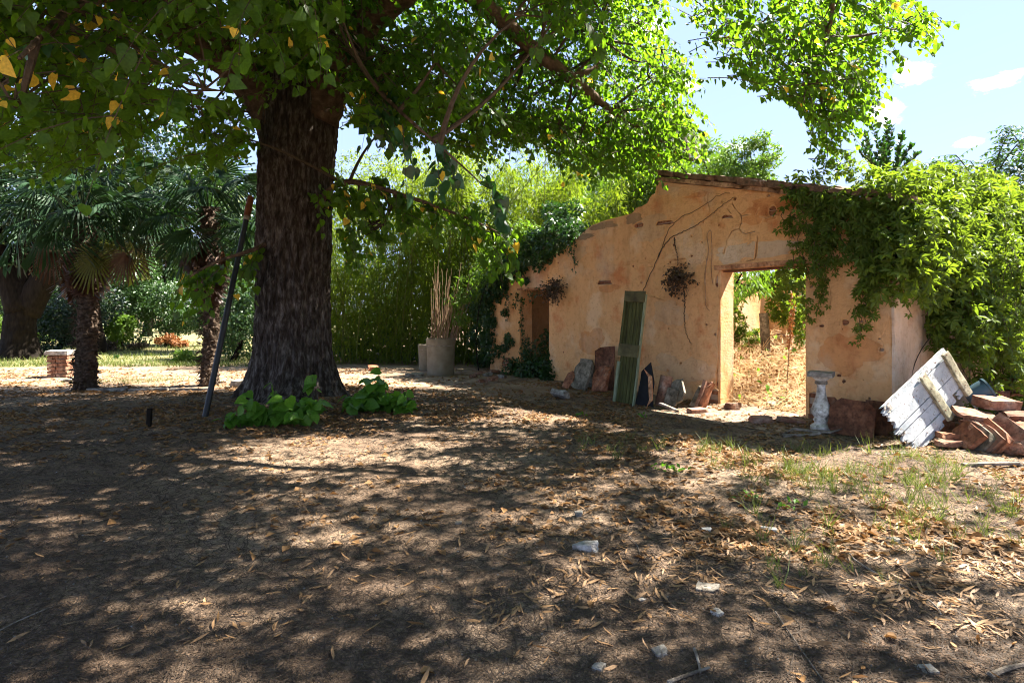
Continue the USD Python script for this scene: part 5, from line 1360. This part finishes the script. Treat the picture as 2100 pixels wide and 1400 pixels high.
part(bl_, 'top', xf(rough_box(.27, .27, .06, 655, .01, 4, .25), euler(-35), b + [0, 0, .672]), MAT['lichen'], label='dark lichened square top')
# rusty boxes right of the baluster
lean('rusty_plate', 1742, 893, .50, .42, .02, 'rust', 'large brown rusty panel leaning right of the baluster', 'panel', 14, 0, 0, 660, .008)
lean('rusty_plate', 1712, 884, .16, .40, .03, 'terracotta', 'narrow brown tile between the baluster and the rusty panel', 'tile', 12, 5, 10, 661)
lean('iron_bar', 1783, 893, .035, .46, .035, 'rust', 'upright rusty bar beside the large panel', 'bar', 6, 0, 0, 662, .003)
lean('rusty_plate', 1800, 893, .30, .40, .02, 'rust', 'dark brown panel in the shade behind the white shutter', 'panel', 10, 0, 0, 663, .008)
lean('iron_bar', 1745, 880, .42, .03, .03, 'rust', 'rusty rail lying along the top of the panels', 'bar', 0, 0, 0, 664, .003, shift=0).GetPrim()

# white shutter: a fallen board door, one corner on the ground, the other on the heap
A = np.array([4.74, 6.30, .996]); B = np.array([5.05, 6.30, .54]); D = np.array([4.205, 5.93, .02])
ex = norm(D - B); ey = norm((A - B) - ((A - B) @ ex) * ex); ez = np.cross(ex, ey)
if ez[1] > 0:
    ez = -ez
RW2 = np.stack([ex, ey, ez], 1)
SHL, SHW = np.linalg.norm(D - B), np.linalg.norm(A - B)
sh = thing('white_shutter', 'broken board shutter with flaking white paint propped against the corner of the ruin', 'shutter')


def board(x0, x1, y0, y1, z, th, seed, mat, name, jag=.05, label=None):
    n = 26
    rng = np.random.default_rng(seed)
    xs = np.linspace(x0, x1, n)
    end = [(x1 + jag * (rng.random() - .4), y) for y in np.linspace(y0, y1, 9)]
    edge = (rng.random(n) - .5) * .006
    poly = Polygon([(x, y0 + e) for x, e in zip(xs, edge)][:-1] + end + [(x, y1 + e) for x, e in zip(xs[::-1][1:], edge)]).buffer(0)
    poly = max(getattr(poly, 'geoms', [poly]), key=lambda q: q.area)
    m = prism(poly, th)
    v, f = trimesh.remesh.subdivide_to_size(np.array(m.vertices), np.array(m.faces), .09)
    v[:, 2] += z + (meshkit.fbm(v * 6 + seed, 3, seed) - .5) * .012
    return part(sh, name, (v @ RW2.T + B, f), MAT[mat], label=label)


ws = [(.47, .54, 1.00), (.245, .455, 1.02), (.235, .245, 0), (.12, .235, .98), (.0, .105, 1.08), (-.06, -.005, 1.02)]
board(0.0, SHL * 1.1, .46, SHW - .005, -.012, .022, 701, 'whitepaint', 'board', .10)
board(0.0, SHL * .42, .265, .452, 0, .022, 702, 'whitepaint', 'board', .01)
board(SHL * .44, SHL * 1.1, .285, .462, .006, .022, 703, 'whitepaint', 'board', .12)
board(0.0, SHL * .43, .11, .255, 0, .022, 704, 'whitepaint', 'board', .01)
board(SHL * .44, SHL * 1.12, .215, .275, .004, .022, 705, 'whitepaint', 'board', .12)
board(SHL * .44, SHL * 1.08, .075, .205, -.002, .022, 706, 'whitepaint', 'board', .12)
board(SHL * .05, SHL * .2, .02, .10, .0, .02, 707, 'whitepaint', 'board', .06)
board(SHL * .25, SHL * .43, .02, .10, -.01, .02, 708, 'whitepaint', 'board', .05)
board(SHL * .52, SHL * 1.06, -.005, .065, .004, .022, 709, 'whitepaint', 'board', .10)
board(SHL * .56, SHL * 1.02, -.07, -.015, -.012, .02, 710, 'whitepaint', 'board', .06)
for k, (xx, w) in enumerate(((.03, .10), (.44, .10))):
    v, f = rough_box(w, .56 if k else .52, .035, 720 + k, .004, 4, .06)
    part(sh, 'batten', (((v @ euler(2 - 4 * k).T) + [SHL * xx + w / 2, SHW / 2 - .02 - .02 * k, .042]) @ RW2.T + B, f), MAT['greywood'], label='grey wooden cross batten')
rng = np.random.default_rng(8)
fr = MB()                                          # rotten splintered lower ends
for k in range(90):
    y = rng.uniform(-.05, .53)
    c = np.array([SHL * rng.uniform(1.0, 1.12), y, rng.uniform(-.01, .02)]) @ RW2.T + B
    fr.add(xf(rough_box(rng.uniform(.03, .09), .014, .012, k, .004, 1), RW2 @ euler(rng.uniform(-25, 25), rng.uniform(-20, 20)), c))
part(sh, 'splinters', fr.out(), MAT['rotwood'], kind='stuff')
nails = MB()
for (x, y) in [(.05, .5), (.06, .3), (.055, .12), (.47, .5), (.48, .35), (.48, .2), (.47, .08), (.3, .48), (.2, .5), (.7, .4), (.85, .42), (.8, .03)]:
    nails.add(xf(trimesh.creation.cylinder(.006, .01, sections=6), RW2, np.array([x * SHL + .03, y, .062 if x < .1 or .44 < x < .5 else .026]) @ RW2.T + B))
part(sh, 'nails', nails.out(), MAT['steel'], kind='stuff')

# ------------------------------------------------------------------ the brick heap at the right
def block(name, px, py, Y, size, ypr, mat, label, cat, seed, chip=.35, amp=.01, group=None):
    c = at(px, py, Y)
    c[2] = max(c[2], .03)
    v, f = rough_box(*size, seed=seed, amp=amp, div=3, chip=chip)
    return solo(name, (v @ euler(*ypr).T + c, f), MAT[mat], label, cat, group)


block('rubble_brick', 2043, 826, 6.15, (.38, .24, .11), (8, 2, 8), 'brick_dusty', 'largest thick dusty brick on top of the heap', 'brick', 801)
block('rubble_brick', 2092, 856, 5.95, (.30, .22, .10), (-20, 5, 10), 'brick_dusty', 'thick brick at the right edge of the heap', 'brick', 802)
block('rubble_tile', 2098, 884, 5.75, (.28, .20, .12), (10, -10, 15), 'terracotta', 'bright orange block low at the right edge of the heap', 'tile', 803)
block('rubble_stone', 2088, 915, 5.65, (.26, .18, .12), (20, 0, 0), 'brick_dusty', 'rounded pale stone at the foot of the heap, right', 'stone', 804, .6, .025)
block('rubble_tile', 2062, 893, 5.72, (.07, .40, .30), (24, 30, 30), 'brick_dusty', 'large broken pale tile leaning at the front of the heap', 'tile', 805)
block('rubble_tile', 2032, 897, 5.75, (.045, .34, .26), (12, 26, 28), 'terracotta', 'first thin tile leaning left of the large broken one', 'tile', 806)
block('rubble_tile', 2017, 899, 5.77, (.04, .32, .26), (10, 26, 28), 'brick_dusty', 'second thin tile in the leaning row', 'tile', 807)
block('rubble_tile', 2003, 897, 5.80, (.04, .30, .24), (8, 24, 26), 'grey_tile', 'dark third tile in the leaning row', 'tile', 808)
block('rubble_tile', 1984, 893, 5.85, (.06, .32, .24), (6, 34, 26), 'terracotta', 'leftmost orange edged tile of the leaning row', 'tile', 809)
block('rubble_tile', 2000, 850, 6.0, (.36, .26, .05), (-18, 8, 12), 'brick_dusty', 'ragged flat tile sloping in the middle of the heap', 'tile', 810)
block('rubble_tile', 2012, 866, 5.95, (.34, .24, .045), (14, 4, 14), 'brick_dusty', 'flat tile under the sloping ragged one', 'tile', 811)
block('rubble_brick', 1955, 893, 5.95, (.28, .13, .06), (-6, 3, 0), 'brick', 'red brick lying low at the left foot of the heap', 'brick', 812)
block('rubble_brick', 1948, 908, 5.85, (.26, .12, .06), (12, 0, 0), 'brick_dusty', 'dusty brick in front of the low red brick', 'brick', 813)
block('rubble_brick', 1990, 870, 6.1, (.26, .13, .07), (30, 8, 0), 'brick', 'red brick behind the leaning row', 'brick', 814)
block('timber', 2010, 797, 6.9, (.75, .14, .05), (-20, 14, 0), 'rust', 'long dark red board sloping behind the heap', 'board', 815)
for k in range(5):
    block('slate_slab', 2078 + 4 * (k % 2), 806 - 7 * k, 7.4, (.62 - .05 * k, .35, .035), (6 * (-1) ** k, 2, 0), 'oldwood' if k % 2 else 'terracotta', ['lowest', 'second', 'third', 'fourth', 'topmost'][k] + ' of the flat slabs stacked behind the heap', 'slab', 820 + k)
rng = np.random.default_rng(88)
for k in range(46):
    px = rng.uniform(1950, 2180); Y = rng.uniform(5.75, 6.7)
    hh = .34 * math.exp(-((px - 2060) / 75) ** 2) * math.exp(-((Y - 6.15) / .5) ** 2)
    x = (px - CX) / F * Y
    z = rng.uniform(.0, 1) * hh
    v, f = rough_box(rng.uniform(.18, .3), rng.uniform(.10, .2), rng.uniform(.04, .08), 850 + k, .01, 2, .4)
    solo('rubble_brick', (v @ euler(rng.uniform(0, 180), rng.uniform(-25, 25), rng.uniform(-25, 25)).T + [x, Y, z + .02], f), MAT[['brick', 'brick_dusty', 'terracotta'][k % 3]], ['broken dull red brick jumbled inside the heap beside the white shutter', 'dusty pale brick jumbled inside the heap beside the white shutter', 'broken orange terracotta piece jumbled inside the heap beside the white shutter'][k % 3], 'brick', ['loose red bricks of the heap', 'loose dusty bricks of the heap', 'loose terracotta pieces of the heap'][k % 3])
# bricks that prop the shutter from behind
for k in range(6):
    v, f = rough_box(.28, .14, .07, 900 + k, .006, 2)
    solo('prop_brick', (v @ euler(10 * k).T + [4.86 + .02 * (k % 2), 6.52, .04 + .072 * k], f), MAT['brick'], 'brick of the stack that props the white shutter from behind', 'brick', 'bricks behind the shutter')
m = trimesh.creation.revolve(np.array([(0, 0), (.10, 0), (.125, .2), (.135, .2), (.135, .22), (.115, .22), (.09, .02), (0, .02)]), sections=28)
solo('bucket', xf(m, euler(0, 60, 20), at(1985, 806, 6.45) + [0, 0, -.05]), MAT['bucket'], 'dark blue bucket lying on its side behind the white shutter', 'bucket', smooth=35)

# ------------------------------------------------------------------ behind the linden: tubs, canes, fragment
def tub(px, py, top_py, w, label):
    b = gp(px, py); b[2] = -.01
    H = (py - top_py) / F * b[1]; r = w / 2 / F * b[1]
    t = thing('concrete_tub', label, 'tub')
    m = trimesh.creation.revolve(np.array([(0, 0), (r * .93, 0), (r * .97, H * .5), (r, H * .80), (r, H * .81)]), sections=48)
    part(t, 'body', (np.array(m.vertices) + b, m.faces), MAT['concrete'], smooth=30)
    m = trimesh.creation.revolve(np.array([(r * .9, H * .80), (r * .985, H * .80), (r * .985, H * .825), (r * .9, H * .825)]), sections=48)
    part(t, 'groove', (np.array(m.vertices) + b, m.faces), MAT['lichen'], smooth=30)
    m = trimesh.creation.revolve(np.array([(r * .9, H * .823), (r * 1.03, H * .83), (r * 1.04, H * .99), (r * 1.02, H), (r * .90, H), (r * .88, H * .97), (r * .86, H * .83), (0, H * .83)]), sections=48)
    part(t, 'rim', (np.array(m.vertices) + b, m.faces), MAT['concrete'], smooth=30)
    return b, H, r


b1, H1, r1 = tub(904, 768, 693, 58, 'round concrete tub holding a sheaf of dry canes')
b2 = tub(880, 758, 705, 44, 'second round concrete tub half hidden behind the first')
rng = np.random.default_rng(95)
ca = thing('cane_bundle', 'sheaf of dry brown canes standing in the front concrete tub', 'canes')
for k in range(48):
    a0 = rng.uniform(0, 2 * np.pi); rr = r1 * .75 * math.sqrt(rng.random())
    b = b1 + [rr * math.cos(a0), rr * math.sin(a0), H1 * .5]
    Lc = rng.uniform(1.1, 2.2)
    d = norm([math.cos(a0) * .10 + rng.normal() * .09 + .13, math.sin(a0) * .12, 1.0])
    q = spline([b, b + d * Lc * .5 + rng.normal(size=3) * .015, b + d * Lc + rng.normal(size=3) * .05], 8)
    part(ca, 'cane', tube(q, [.009, .005], 6), MAT['cane'])
R, b = wall_xf(765, 766, 5, 0, 0)
solo('terracotta_fragment', xf(rough_box(.24, .26, .10, 960, .015, 3, .5), euler(20, 4, 6), gp(765, 766) + [0, 0, .12]), MAT['terracotta'], 'orange terracotta lump behind the right green shoots of the linden', 'fragment')
lie('flat_stone', 850, 772, (.40, .25, .07), (10, 0, 0), 'stone', 'pale flat stone left of the concrete tubs', 'stone', 961, chip=.5)
rng = np.random.default_rng(97)
for k, (px, py) in enumerate([(985, 768), (1000, 772), (1015, 766), (1010, 780), (1030, 774), (970, 776), (990, 784)]):
    lie('ruin_rubble', px, py, (rng.uniform(.16, .32), .14, .07), (rng.uniform(-60, 60), rng.uniform(-10, 10), rng.uniform(-10, 10)), ['brick_dusty', 'stone', 'brick_dusty'][k % 3], 'loose stone in the small pile at the left end of the ruin', 'stone', 970 + k, group='stones at the left end of the ruin')
solo('stone_block', xf(rough_box(.38, .2, .2, 990, .015, 3, .5), euler(15), gp(497, 796) + [0, 0, .06]), MAT['stone'], 'grey stone block just left of the linden trunk', 'stone')

# leaning black pole, stake, pillar, edging
po = thing('black_pole', 'long black pipe leaning against the left side of the linden', 'pole')
p0 = gp(420, 858); p1 = at(507, 440, 8.55)
part(po, 'pipe', tube(spline([p0, (p0 + p1) / 2, p1], 12), .038, 18), MAT['black'], smooth=40)
d = norm(p1 - p0)
part(po, 'wrap', tube(np.array([p1 - d * .03, p1 + d * .12, p1 + d * .30]), [.046, .05, .042], 14), MAT['orange_wrap'], smooth=40, label='orange wrapped upper end')
part(po, 'collar', tube(np.array([p1 - d * .10, p1 - d * .03]), [.043, .043], 14), MAT['oldwood'], smooth=40)
b = gp(306, 876)
solo('stake', xf(rough_box(.05, .05, .26, 991, .003, 3, 0), euler(10, 3, 2), b + [0, 0, .10]), MAT['darkbark'], 'short dark stake sticking out of the littered ground at left', 'stake')
pi_ = thing('brick_pillar', 'short brick pillar with a pale stone cap on the sunlit earth at left', 'pillar')
b = gp(126, 773); Hp = (773 - 727) / F * b[1]; wd = 34 / F * b[1]
rows = 6
Rp = euler(12)
for r_ in range(rows):
    for side in range(4):
        for h in range(2):
            a = side * 90
            o = np.array([(-.25 + .5 * h) * wd * .98 + (.06 * wd if r_ % 2 else -.06 * wd), -wd / 2 + .05, 0])
            part(pi_, 'brick', xf(rough_box(wd * .47, .10, Hp / rows - .010, 1000 + r_ * 8 + side * 2 + h, .006, 2, .2), Rp @ euler(a), b + Rp @ euler(a) @ o + [0, 0, Hp / rows * (r_ + .5)]), MAT['brick_dusty'])
part(pi_, 'core', xf(rough_box(wd * .8, wd * .8, Hp, 1100, .004, 2), Rp, b + [0, 0, Hp / 2]), MAT['mortar'])
part(pi_, 'cap', xf(rough_box(wd * 1.22, wd * 1.22, .10, 1101, .012, 4, .15), Rp, b + [0, 0, Hp + .05]), MAT['white_stone'], label='thick pale cap slab')
lie('flat_stone', 148, 782, (.4, .2, .05), (15, 0, 0), 'stone', 'low flat stone at the foot of the brick pillar', 'stone', 1102, chip=.4)
for k, (xa, xb) in enumerate(((178, 262), (264, 345), (347, 430))):
    pa, pb = gp(xa, 803), gp(xb, 802)
    c = (pa + pb) / 2; Lk = np.linalg.norm(pb - pa)
    solo('stone_edging', xf(rough_box(Lk - .02, .09, .12, 1110 + k, .006, 3), euler(math.degrees(math.atan2(pb[1] - pa[1], pb[0] - pa[0]))), c + [0, 0, .0]), MAT['stone'], ['left', 'middle', 'right'][k] + ' length of grey stone edging between the two palms', 'edging')

# ------------------------------------------------------------------ inside the doorway
rng = np.random.default_rng(111)
pc = at(1568, 700, 11.2)
solo('wooden_post', tube(spline([[pc[0], pc[1], -.1], [pc[0] + .02, pc[1], .6], [pc[0] - .02, pc[1], EYE + (HY - 642) / F * 11.2]], 10), [.10, .09, .085], 10), MAT['oldwood'], 'weathered grey post standing inside the ruin behind the doorway', 'post')
q = spline([[*at(1612, 800, 8.6)[:2], .0], at(1618, 720, 8.6), at(1628, 600, 8.6)], 40)
sk = thing('dry_stalk', 'tall dry brown seed stalk standing in the doorway', 'plant')
part(sk, 'stem', tube(q, [.009, .005], 5), MAT['cane'])
kk = np.repeat(np.arange(20, 40), 16)
o = norm(rng.normal(size=(len(kk), 3)))
part(sk, 'seed_head', leaves_at(rng, q[kk] + o * .025, .05, LANCE_V * [3, 1, 1], LANCE_F, o, .2, .5), MAT['leaf_orange'], kind='stuff')
m = 11000                                          # dry brush heaped on the floor
u = rng.uniform(.7, 4.6, m); dp = .15 + rng.random(m) * 4.6
hmax = .08 + .75 * np.clip((dp - .3) / 1.6, 0, 1) * (.55 + .9 * meshkit.noise(np.stack([u * 1.3, dp * 1.3, u * 0], 1), 4))
P = C0 + u[:, None] * UD - dp[:, None] * NN + np.stack([u * 0, u * 0, hmax * rng.random(m) ** .8 + .01], 1)
d = norm(rng.normal(size=(m, 3)) * [1, 1, .55])
L_ = rng.uniform(.12, .42, m)
STR_V = np.array([[-.006, 0, 0], [.006, 0, 0], [-.005, .5, .05], [.005, .5, .05], [0, 1, .02]]); STR_F = np.array([[0, 1, 3], [0, 3, 2], [2, 3, 4]])
br = thing('dry_brush', 'sunlit heap of dry straw and weeds filling the floor behind the doorway', 'dry weeds')
part(br, 'stalks', scatter(STR_V * [2.2, 1, 1], STR_F, frames(d, rng.normal(size=(m, 3)) + [0, 0, .6]), L_, P), MAT['hay'], kind='stuff')
kk = rng.integers(0, m, 6000)
part(br, 'dry_leaves', leaves_at(rng, P[kk] + rng.normal(size=(6000, 3)) * .05, .055, OVAL_V, OVAL_F, None, .2), MAT['dry'], kind='stuff')
kk = rng.integers(0, m, 150)
part(br, 'green_leaves', leaves_at(rng, P[kk] + [0, 0, .1], .10, HEART4_V, HEART4_F, None, .2), MAT['leaf_young'], kind='stuff')
tree('peach_branch', 'bright hanging branch of pointed leaves at the upper left of the doorway', 'branch', (at(1490, 700, 10.4)[0], 10.4), [(at(1510, 575, 10.2), (.42, .4, .26)), (at(1545, 590, 10.3), (.35, .3, .16)), (at(1500, 605, 10.0), (.25, .2, .16)), (at(1530, 560, 10.6), (.5, .4, .3))], 900, .14, 'leaf_far_lime', .02, trunk_top=2.1, seed=112, tv=LANCE_V * [1.9, 1, 1], tf=LANCE_F, droop=1.6)
tree('inner_creeper', 'dark creeper hanging inside the ruin behind the right of the doorway', 'creeper', (at(1625, 700, 11.0)[0], 11.0), [(at(1600, 560, 11.2), (.5, .3, .3)), (at(1630, 600, 10.8), (.35, .3, .4)), (at(1600, 630, 11.2), (.25, .2, .35)), (at(1570, 580, 11.4), (.3, .2, .2)), (at(1640, 660, 10.4), (.2, .2, .4)), (at(1500, 660, 11.4), (.3, .2, .5)), (at(1520, 690, 11.4), (.4, .2, .25))], 1500, .11, 'creeper', .0, seed=113, tv=PALM_V, tf=PALM_F)

# ------------------------------------------------------------------ what lies on the ground
def dens(x, y):
    """Relative cover of dry leaves: thick along the wall, right of the middle and beyond the foreground at left."""
    n1 = meshkit.fbm(np.stack([x * .9, y * .9, x * 0], -1), 3, 41)
    dw_ = (x - C0[0]) * NN[0] + (y - C0[1]) * NN[1]
    wallz = np.exp(-np.clip(dw_ - .2, 0, 9) / 1.6) * (x > -.8)
    right = np.clip((x + .6) / 2.4, 0, 1) * np.clip((y - 1.6) / 1.6, 0, 1) * .75
    back = np.clip((y - 5.2) / 2.4, 0, 1) * .9
    n2 = meshkit.fbm(np.stack([x * 3.3, y * 3.3, x * 0 + 4], -1), 3, 17)
    return np.clip(.07 + wallz * .9 + right * .8 + back, 0, 1) * np.clip((n1 - .30) * 3.2, .12, 1.3) * np.clip((n2 - .36) * 5.5, .12, 1.2)


def outside(x, y):
    u = (x - C0[0]) * UD[0] + (y - C0[1]) * UD[1]; o = (x - C0[0]) * NN[0] + (y - C0[1]) * NN[1]
    return ~((o < .03) & (o > -6) & (u > -.05) & (u < 8)) & (np.hypot(x - TX, y - TY) > .72)


def ground_points(rng, n, y0, y1, d=None, power=1.0, sidemax=1.0):
    """Points on the yard, evenly spread as the eye sees it: denser close by."""
    out = []
    while sum(map(len, out)) < n:
        k = n * 2
        t = rng.random(k)
        y = y0 * (y1 / y0) ** (t ** power)
        x = y * rng.uniform(-1.02, 1.02, k) * sidemax
        ok = outside(x, y)
        if d is not None:
            ok &= rng.random(k) < d(x, y)
        out.append(np.stack([x[ok], y[ok]], 1))
    p = np.vstack(out)[:n]
    return np.c_[p, gz(p[:, 0], p[:, 1])]


rng = np.random.default_rng(121)


def lay(rng, P, ls, tv, tf, tilt=.25, lift=.006, wide=1.0):
    n = len(P)
    a = rng.uniform(0, 2 * np.pi, n)
    ax = np.stack([np.cos(a), np.sin(a), rng.normal(size=n) * tilt * .5], 1)
    nr = np.array([0, 0, 1.0]) + rng.normal(size=(n, 3)) * tilt
    return scatter(tv * [wide, 1, 1], tf, frames(ax, nr), ls, P + [0, 0, lift])


bits = MB()
QS_V = np.array([[-.006, 0, 0], [.006, .08, .0], [-.005, .9, .04], [.004, 1, .06]]); QS_F = np.array([[0, 1, 3], [0, 3, 2]])
P = ground_points(rng, 170000, 1.7, 9.5)
bits.add(lay(rng, P, rng.uniform(.010, .05, len(P)) ** 1.0 * (.55 + P[:, 1] * .16), QS_V, QS_F, .38, .006, 8.0))
P = ground_points(rng, 9000, 1.8, 9)
bits.add(lay(rng, P, rng.uniform(.03, .10, len(P)), QS_V * [1, 1, 1.5], QS_F, .25, .007, 3.0))
solo('straw_bits', bits.out(), MAT['straw'], 'fine straw and husks strewn over the dark earth', 'straw', kind='stuff')
lit = MB()
P = ground_points(rng, 15000, 2.4, 13, dens, .8)
lit.add(lay(rng, P, rng.uniform(.03, .095, len(P)), BRACT_V, BRACT_F, .22, .008, 1.0))
solo('fallen_bracts', lit.out(), MAT['bract'], 'tan and orange linden bracts scattered over the yard', 'leaf litter', kind='stuff', smooth=True)
lit = MB()
P = ground_points(rng, 20000, 3.2, 14, dens, .7)
lit.add(lay(rng, P, rng.uniform(.04, .085, len(P)), OVAL_V * [1.2, 1, 2.0], OVAL_F, .4, .008))
solo('leaf_litter', lit.out(), MAT['dry'], 'brown dry leaves carpeting the yard and the foot of the wall', 'leaf litter', kind='stuff')
P = ground_points(rng, 2200, 1.7, 7)
tet = np.array([[-.5, -.4, 0], [.5, -.35, .05], [.1, .55, 0], [-.1, 0, .55], [.3, .1, .4]]); tetf = np.array([[0, 1, 4], [0, 4, 3], [1, 2, 4], [2, 3, 4], [2, 0, 3]])
solo('gravel', lay(rng, P, rng.uniform(.004, .014, len(P)) * (.6 + .12 * P[:, 1]), tet, tetf, .4, .001), MAT['stone'], 'tiny pale pebbles in the dark earth', 'gravel', kind='stuff')
# the nearest fallen leaves, one by one
P = ground_points(rng, 220, 1.95, 4.2, lambda x, y: np.clip(.30 + .25 * x, .12, 1))
for k in range(len(P)):
    hl = rng.random() < .09
    tv = HEART_VARS[2] * [1, 1, 1.3] if hl else BRACT_V * [1.0, 1, rng.uniform(.6, 3.0)]
    v, f = lay(rng, P[k:k + 1], np.array([rng.uniform(.04, .06) if hl else rng.uniform(.045, .10)]), tv, HEART_F if hl else BRACT_F, .35, .010)
    solo('fallen_leaf', (v, f), MAT['dry' if hl or k % 3 == 0 else 'bract'], 'heart shaped brown dry leaf lying on the earth of the foreground' if hl else ('narrow brown dry leaf curled on the earth of the foreground' if k % 3 == 0 else 'narrow tan or orange linden bract curled on the earth of the foreground'), 'leaf', 'fallen heart shaped leaves in the foreground' if hl else ('fallen narrow leaves in the foreground' if k % 3 == 0 else 'fallen linden bracts in the foreground'), smooth=True)
# pale stones in the foreground
for k, (px, py, w, h, d_, yaw, mt, lab) in enumerate([
        (1200, 1118, .155, .075, .05, -4, 'white_stone', 'white rectangular stone, the largest in the middle foreground'), (1452, 1206, .115, .085, .02, -20, 'stone', 'flat grey shard right of the white stone'), (1188, 1054, .055, .05, .04, 10, 'stone', 'small grey stone above the white rectangular one'),
        (1470, 1258, .05, .045, .03, 40, 'stone', 'small grey pebble below the flat grey shard'), (1582, 1087, .12, .05, .03, -15, 'white_stone', 'pale long stone right of the white rectangular one'), (1450, 1087, .06, .05, .03, 0, 'white_stone', 'small pale stone between the white and the long stone'),
        (1355, 1335, .06, .05, .03, 20, 'stone', 'buff stone near the bottom edge'), (1835, 1107, .09, .05, .03, 10, 'stone', 'greyish stone among leaves at right'), (1228, 1366, .05, .04, .03, 60, 'stone', 'dark grey pebble at the bottom edge'),
        (1315, 1220, .04, .035, .02, 30, 'white_stone', 'tiny white stone left of the flat grey shard'), (1900, 1375, .07, .05, .02, 0, 'stone', 'flat grey chip at the bottom right'), (940, 1070, .045, .04, .02, 0, 'stone', 'pale chip in the middle of the shade')]):
    lie('stone', px, py, (w, h, d_), (yaw, 0, 0), mt, lab, 'stone', 1200 + k, amp=.010, chip=.6)
# twigs
for k, (pts, r, lab) in enumerate([([(1424, 1335), (1432, 1360), (1436, 1385)], .007, 'short dark twig near the bottom centre right'), ([(1370, 1400), (1410, 1388), (1455, 1375)], .008, 'grey twig along the bottom edge'), ([(1740, 1130), (1800, 1175), (1880, 1215), (1930, 1260)], .006, 'long thin dark twig running down through the right foreground'),
                                   ([(1590, 1255), (1640, 1330), (1690, 1400)], .004, 'thin straight stalk at the lower right'), ([(2030, 1395), (2070, 1385), (2110, 1378)], .012, 'pale stick in the bottom right corner'), ([(1290, 1100), (1300, 1150), (1262, 1165)], .003, 'hair thin stalk right of the white stone'), ([(0, 1290), (60, 1262), (130, 1238)], .004, 'long pale stalk at the left edge')]):
    q = spline([gp(x, y) for x, y in pts], 14); q[:, 2] = gz(q[:, 0], q[:, 1]) + r + .004
    solo('twig', tube(q, [r, r * .6], 6), MAT['oldwood'], lab, 'twig')
# grass tufts
BL_V = np.array([[-.02, 0, 0], [.02, 0, 0], [-.015, .5, .04], [.015, .5, .04], [0, 1, .22]])
gr = MB()
T = []
for (px, py, n, sp) in [(1750, 985, 70, .35), (1800, 1000, 70, .4), (1860, 985, 50, .3), (1680, 1000, 40, .3), (1620, 960, 34, .3), (1560, 960, 26, .3), (1480, 925, 26, .3), (1900, 1040, 34, .35), (1990, 1010, 30, .4), (1720, 1050, 30, .4), (1980, 1080, 26, .3), (2060, 1070, 26, .3), (1240, 930, 20, .3), (1330, 920, 20, .3), (1420, 930, 18, .25), (1580, 1060, 16, .3), (1840, 940, 40, .3), (1690, 940, 30, .25), (1640, 1150, 14, .3), (1950, 960, 26, .3), (1660, 1165, 18, .2), (1870, 1110, 16, .3)]:
    c = gp(px, py)
    for k in range(n // 3):
        q = c + [rng.normal() * sp, rng.normal() * sp * .7, 0]
        T.append(q)
T = np.array(T); T[:, 2] = gz(T[:, 0], T[:, 1])
nb_ = 18
P = np.repeat(T, nb_, 0) + rng.normal(size=(len(T) * nb_, 3)) * [.02, .02, 0]
d = norm(np.c_[rng.normal(size=(len(P), 2)) * .45, np.ones(len(P))])
gr.add(scatter(BL_V * [.75, 1, 1.8], STR_F, frames(d, np.c_[rng.normal(size=(len(P), 2)), np.full(len(P), .2)]), rng.uniform(.05, .20, len(P)) * np.repeat(rng.uniform(.5, 1.2, len(T)), nb_), P))
solo('grass_tufts', gr.out(), MAT['grass'], 'sparse green and straw grass tufts before the ruin at right', 'grass', kind='stuff')
gr = MB()
m = 16000                                          # the lawn beyond the palms
y = 14.6 + rng.random(m) ** 1.6 * 12; x = -y * rng.uniform(.36, 1.05, m)
P = np.stack([x, y, gz(x, y)], 1)
d = norm(np.c_[rng.normal(size=(m, 2)) * .4, np.ones(m)])
gr.add(scatter(BL_V * [2.2, 1, 1.5], STR_F, frames(d, np.c_[rng.normal(size=(m, 2)), np.full(m, .2)]), rng.uniform(.05, .20, m), P))
c = gp(280, 782); T = c + rng.normal(size=(900, 3)) * [.7, .3, 0]; T[:, 2] = gz(T[:, 0], T[:, 1])
gr.add(scatter(BL_V * [1.6, 1, 1.8], STR_F, frames(norm(np.c_[rng.normal(size=(900, 2)) * .5, np.ones(900)]), np.c_[rng.normal(size=(900, 2)), np.full(900, .2)]), rng.uniform(.04, .12, 900), T))
solo('lawn_grass', gr.out(), MAT['grass'], 'thin half dry grass on the clearing beyond the palms', 'grass', kind='stuff')
# small green weeds among the leaves
for k, (px, py, lab) in enumerate([(1195, 855, 'small green weed before the leaning slabs'), (1312, 857, 'tiny green weed before the black sheet'), (1355, 965, 'small green weed in the sunlit strip'), (1390, 972, 'second small weed right of the first in the sunlit strip'), (1615, 1040, 'low weed left of the grass tufts'), (1530, 1020, 'green weed among the leaves, right of centre'), (870, 1290, 'green leaf of a seedling in the foreground shade')][:6]):
    c = gp(px, py); c[2] = gz(c[0], c[1]) + .02
    P = c + rng.normal(size=(16, 3)) * [.05, .04, .012]
    t = thing('weed', lab, 'weed')
    part(t, 'leaves', leaves_at(rng, P, .05, OVAL_V, OVAL_F, None, -.1), MAT['leaf_young'], kind='stuff')
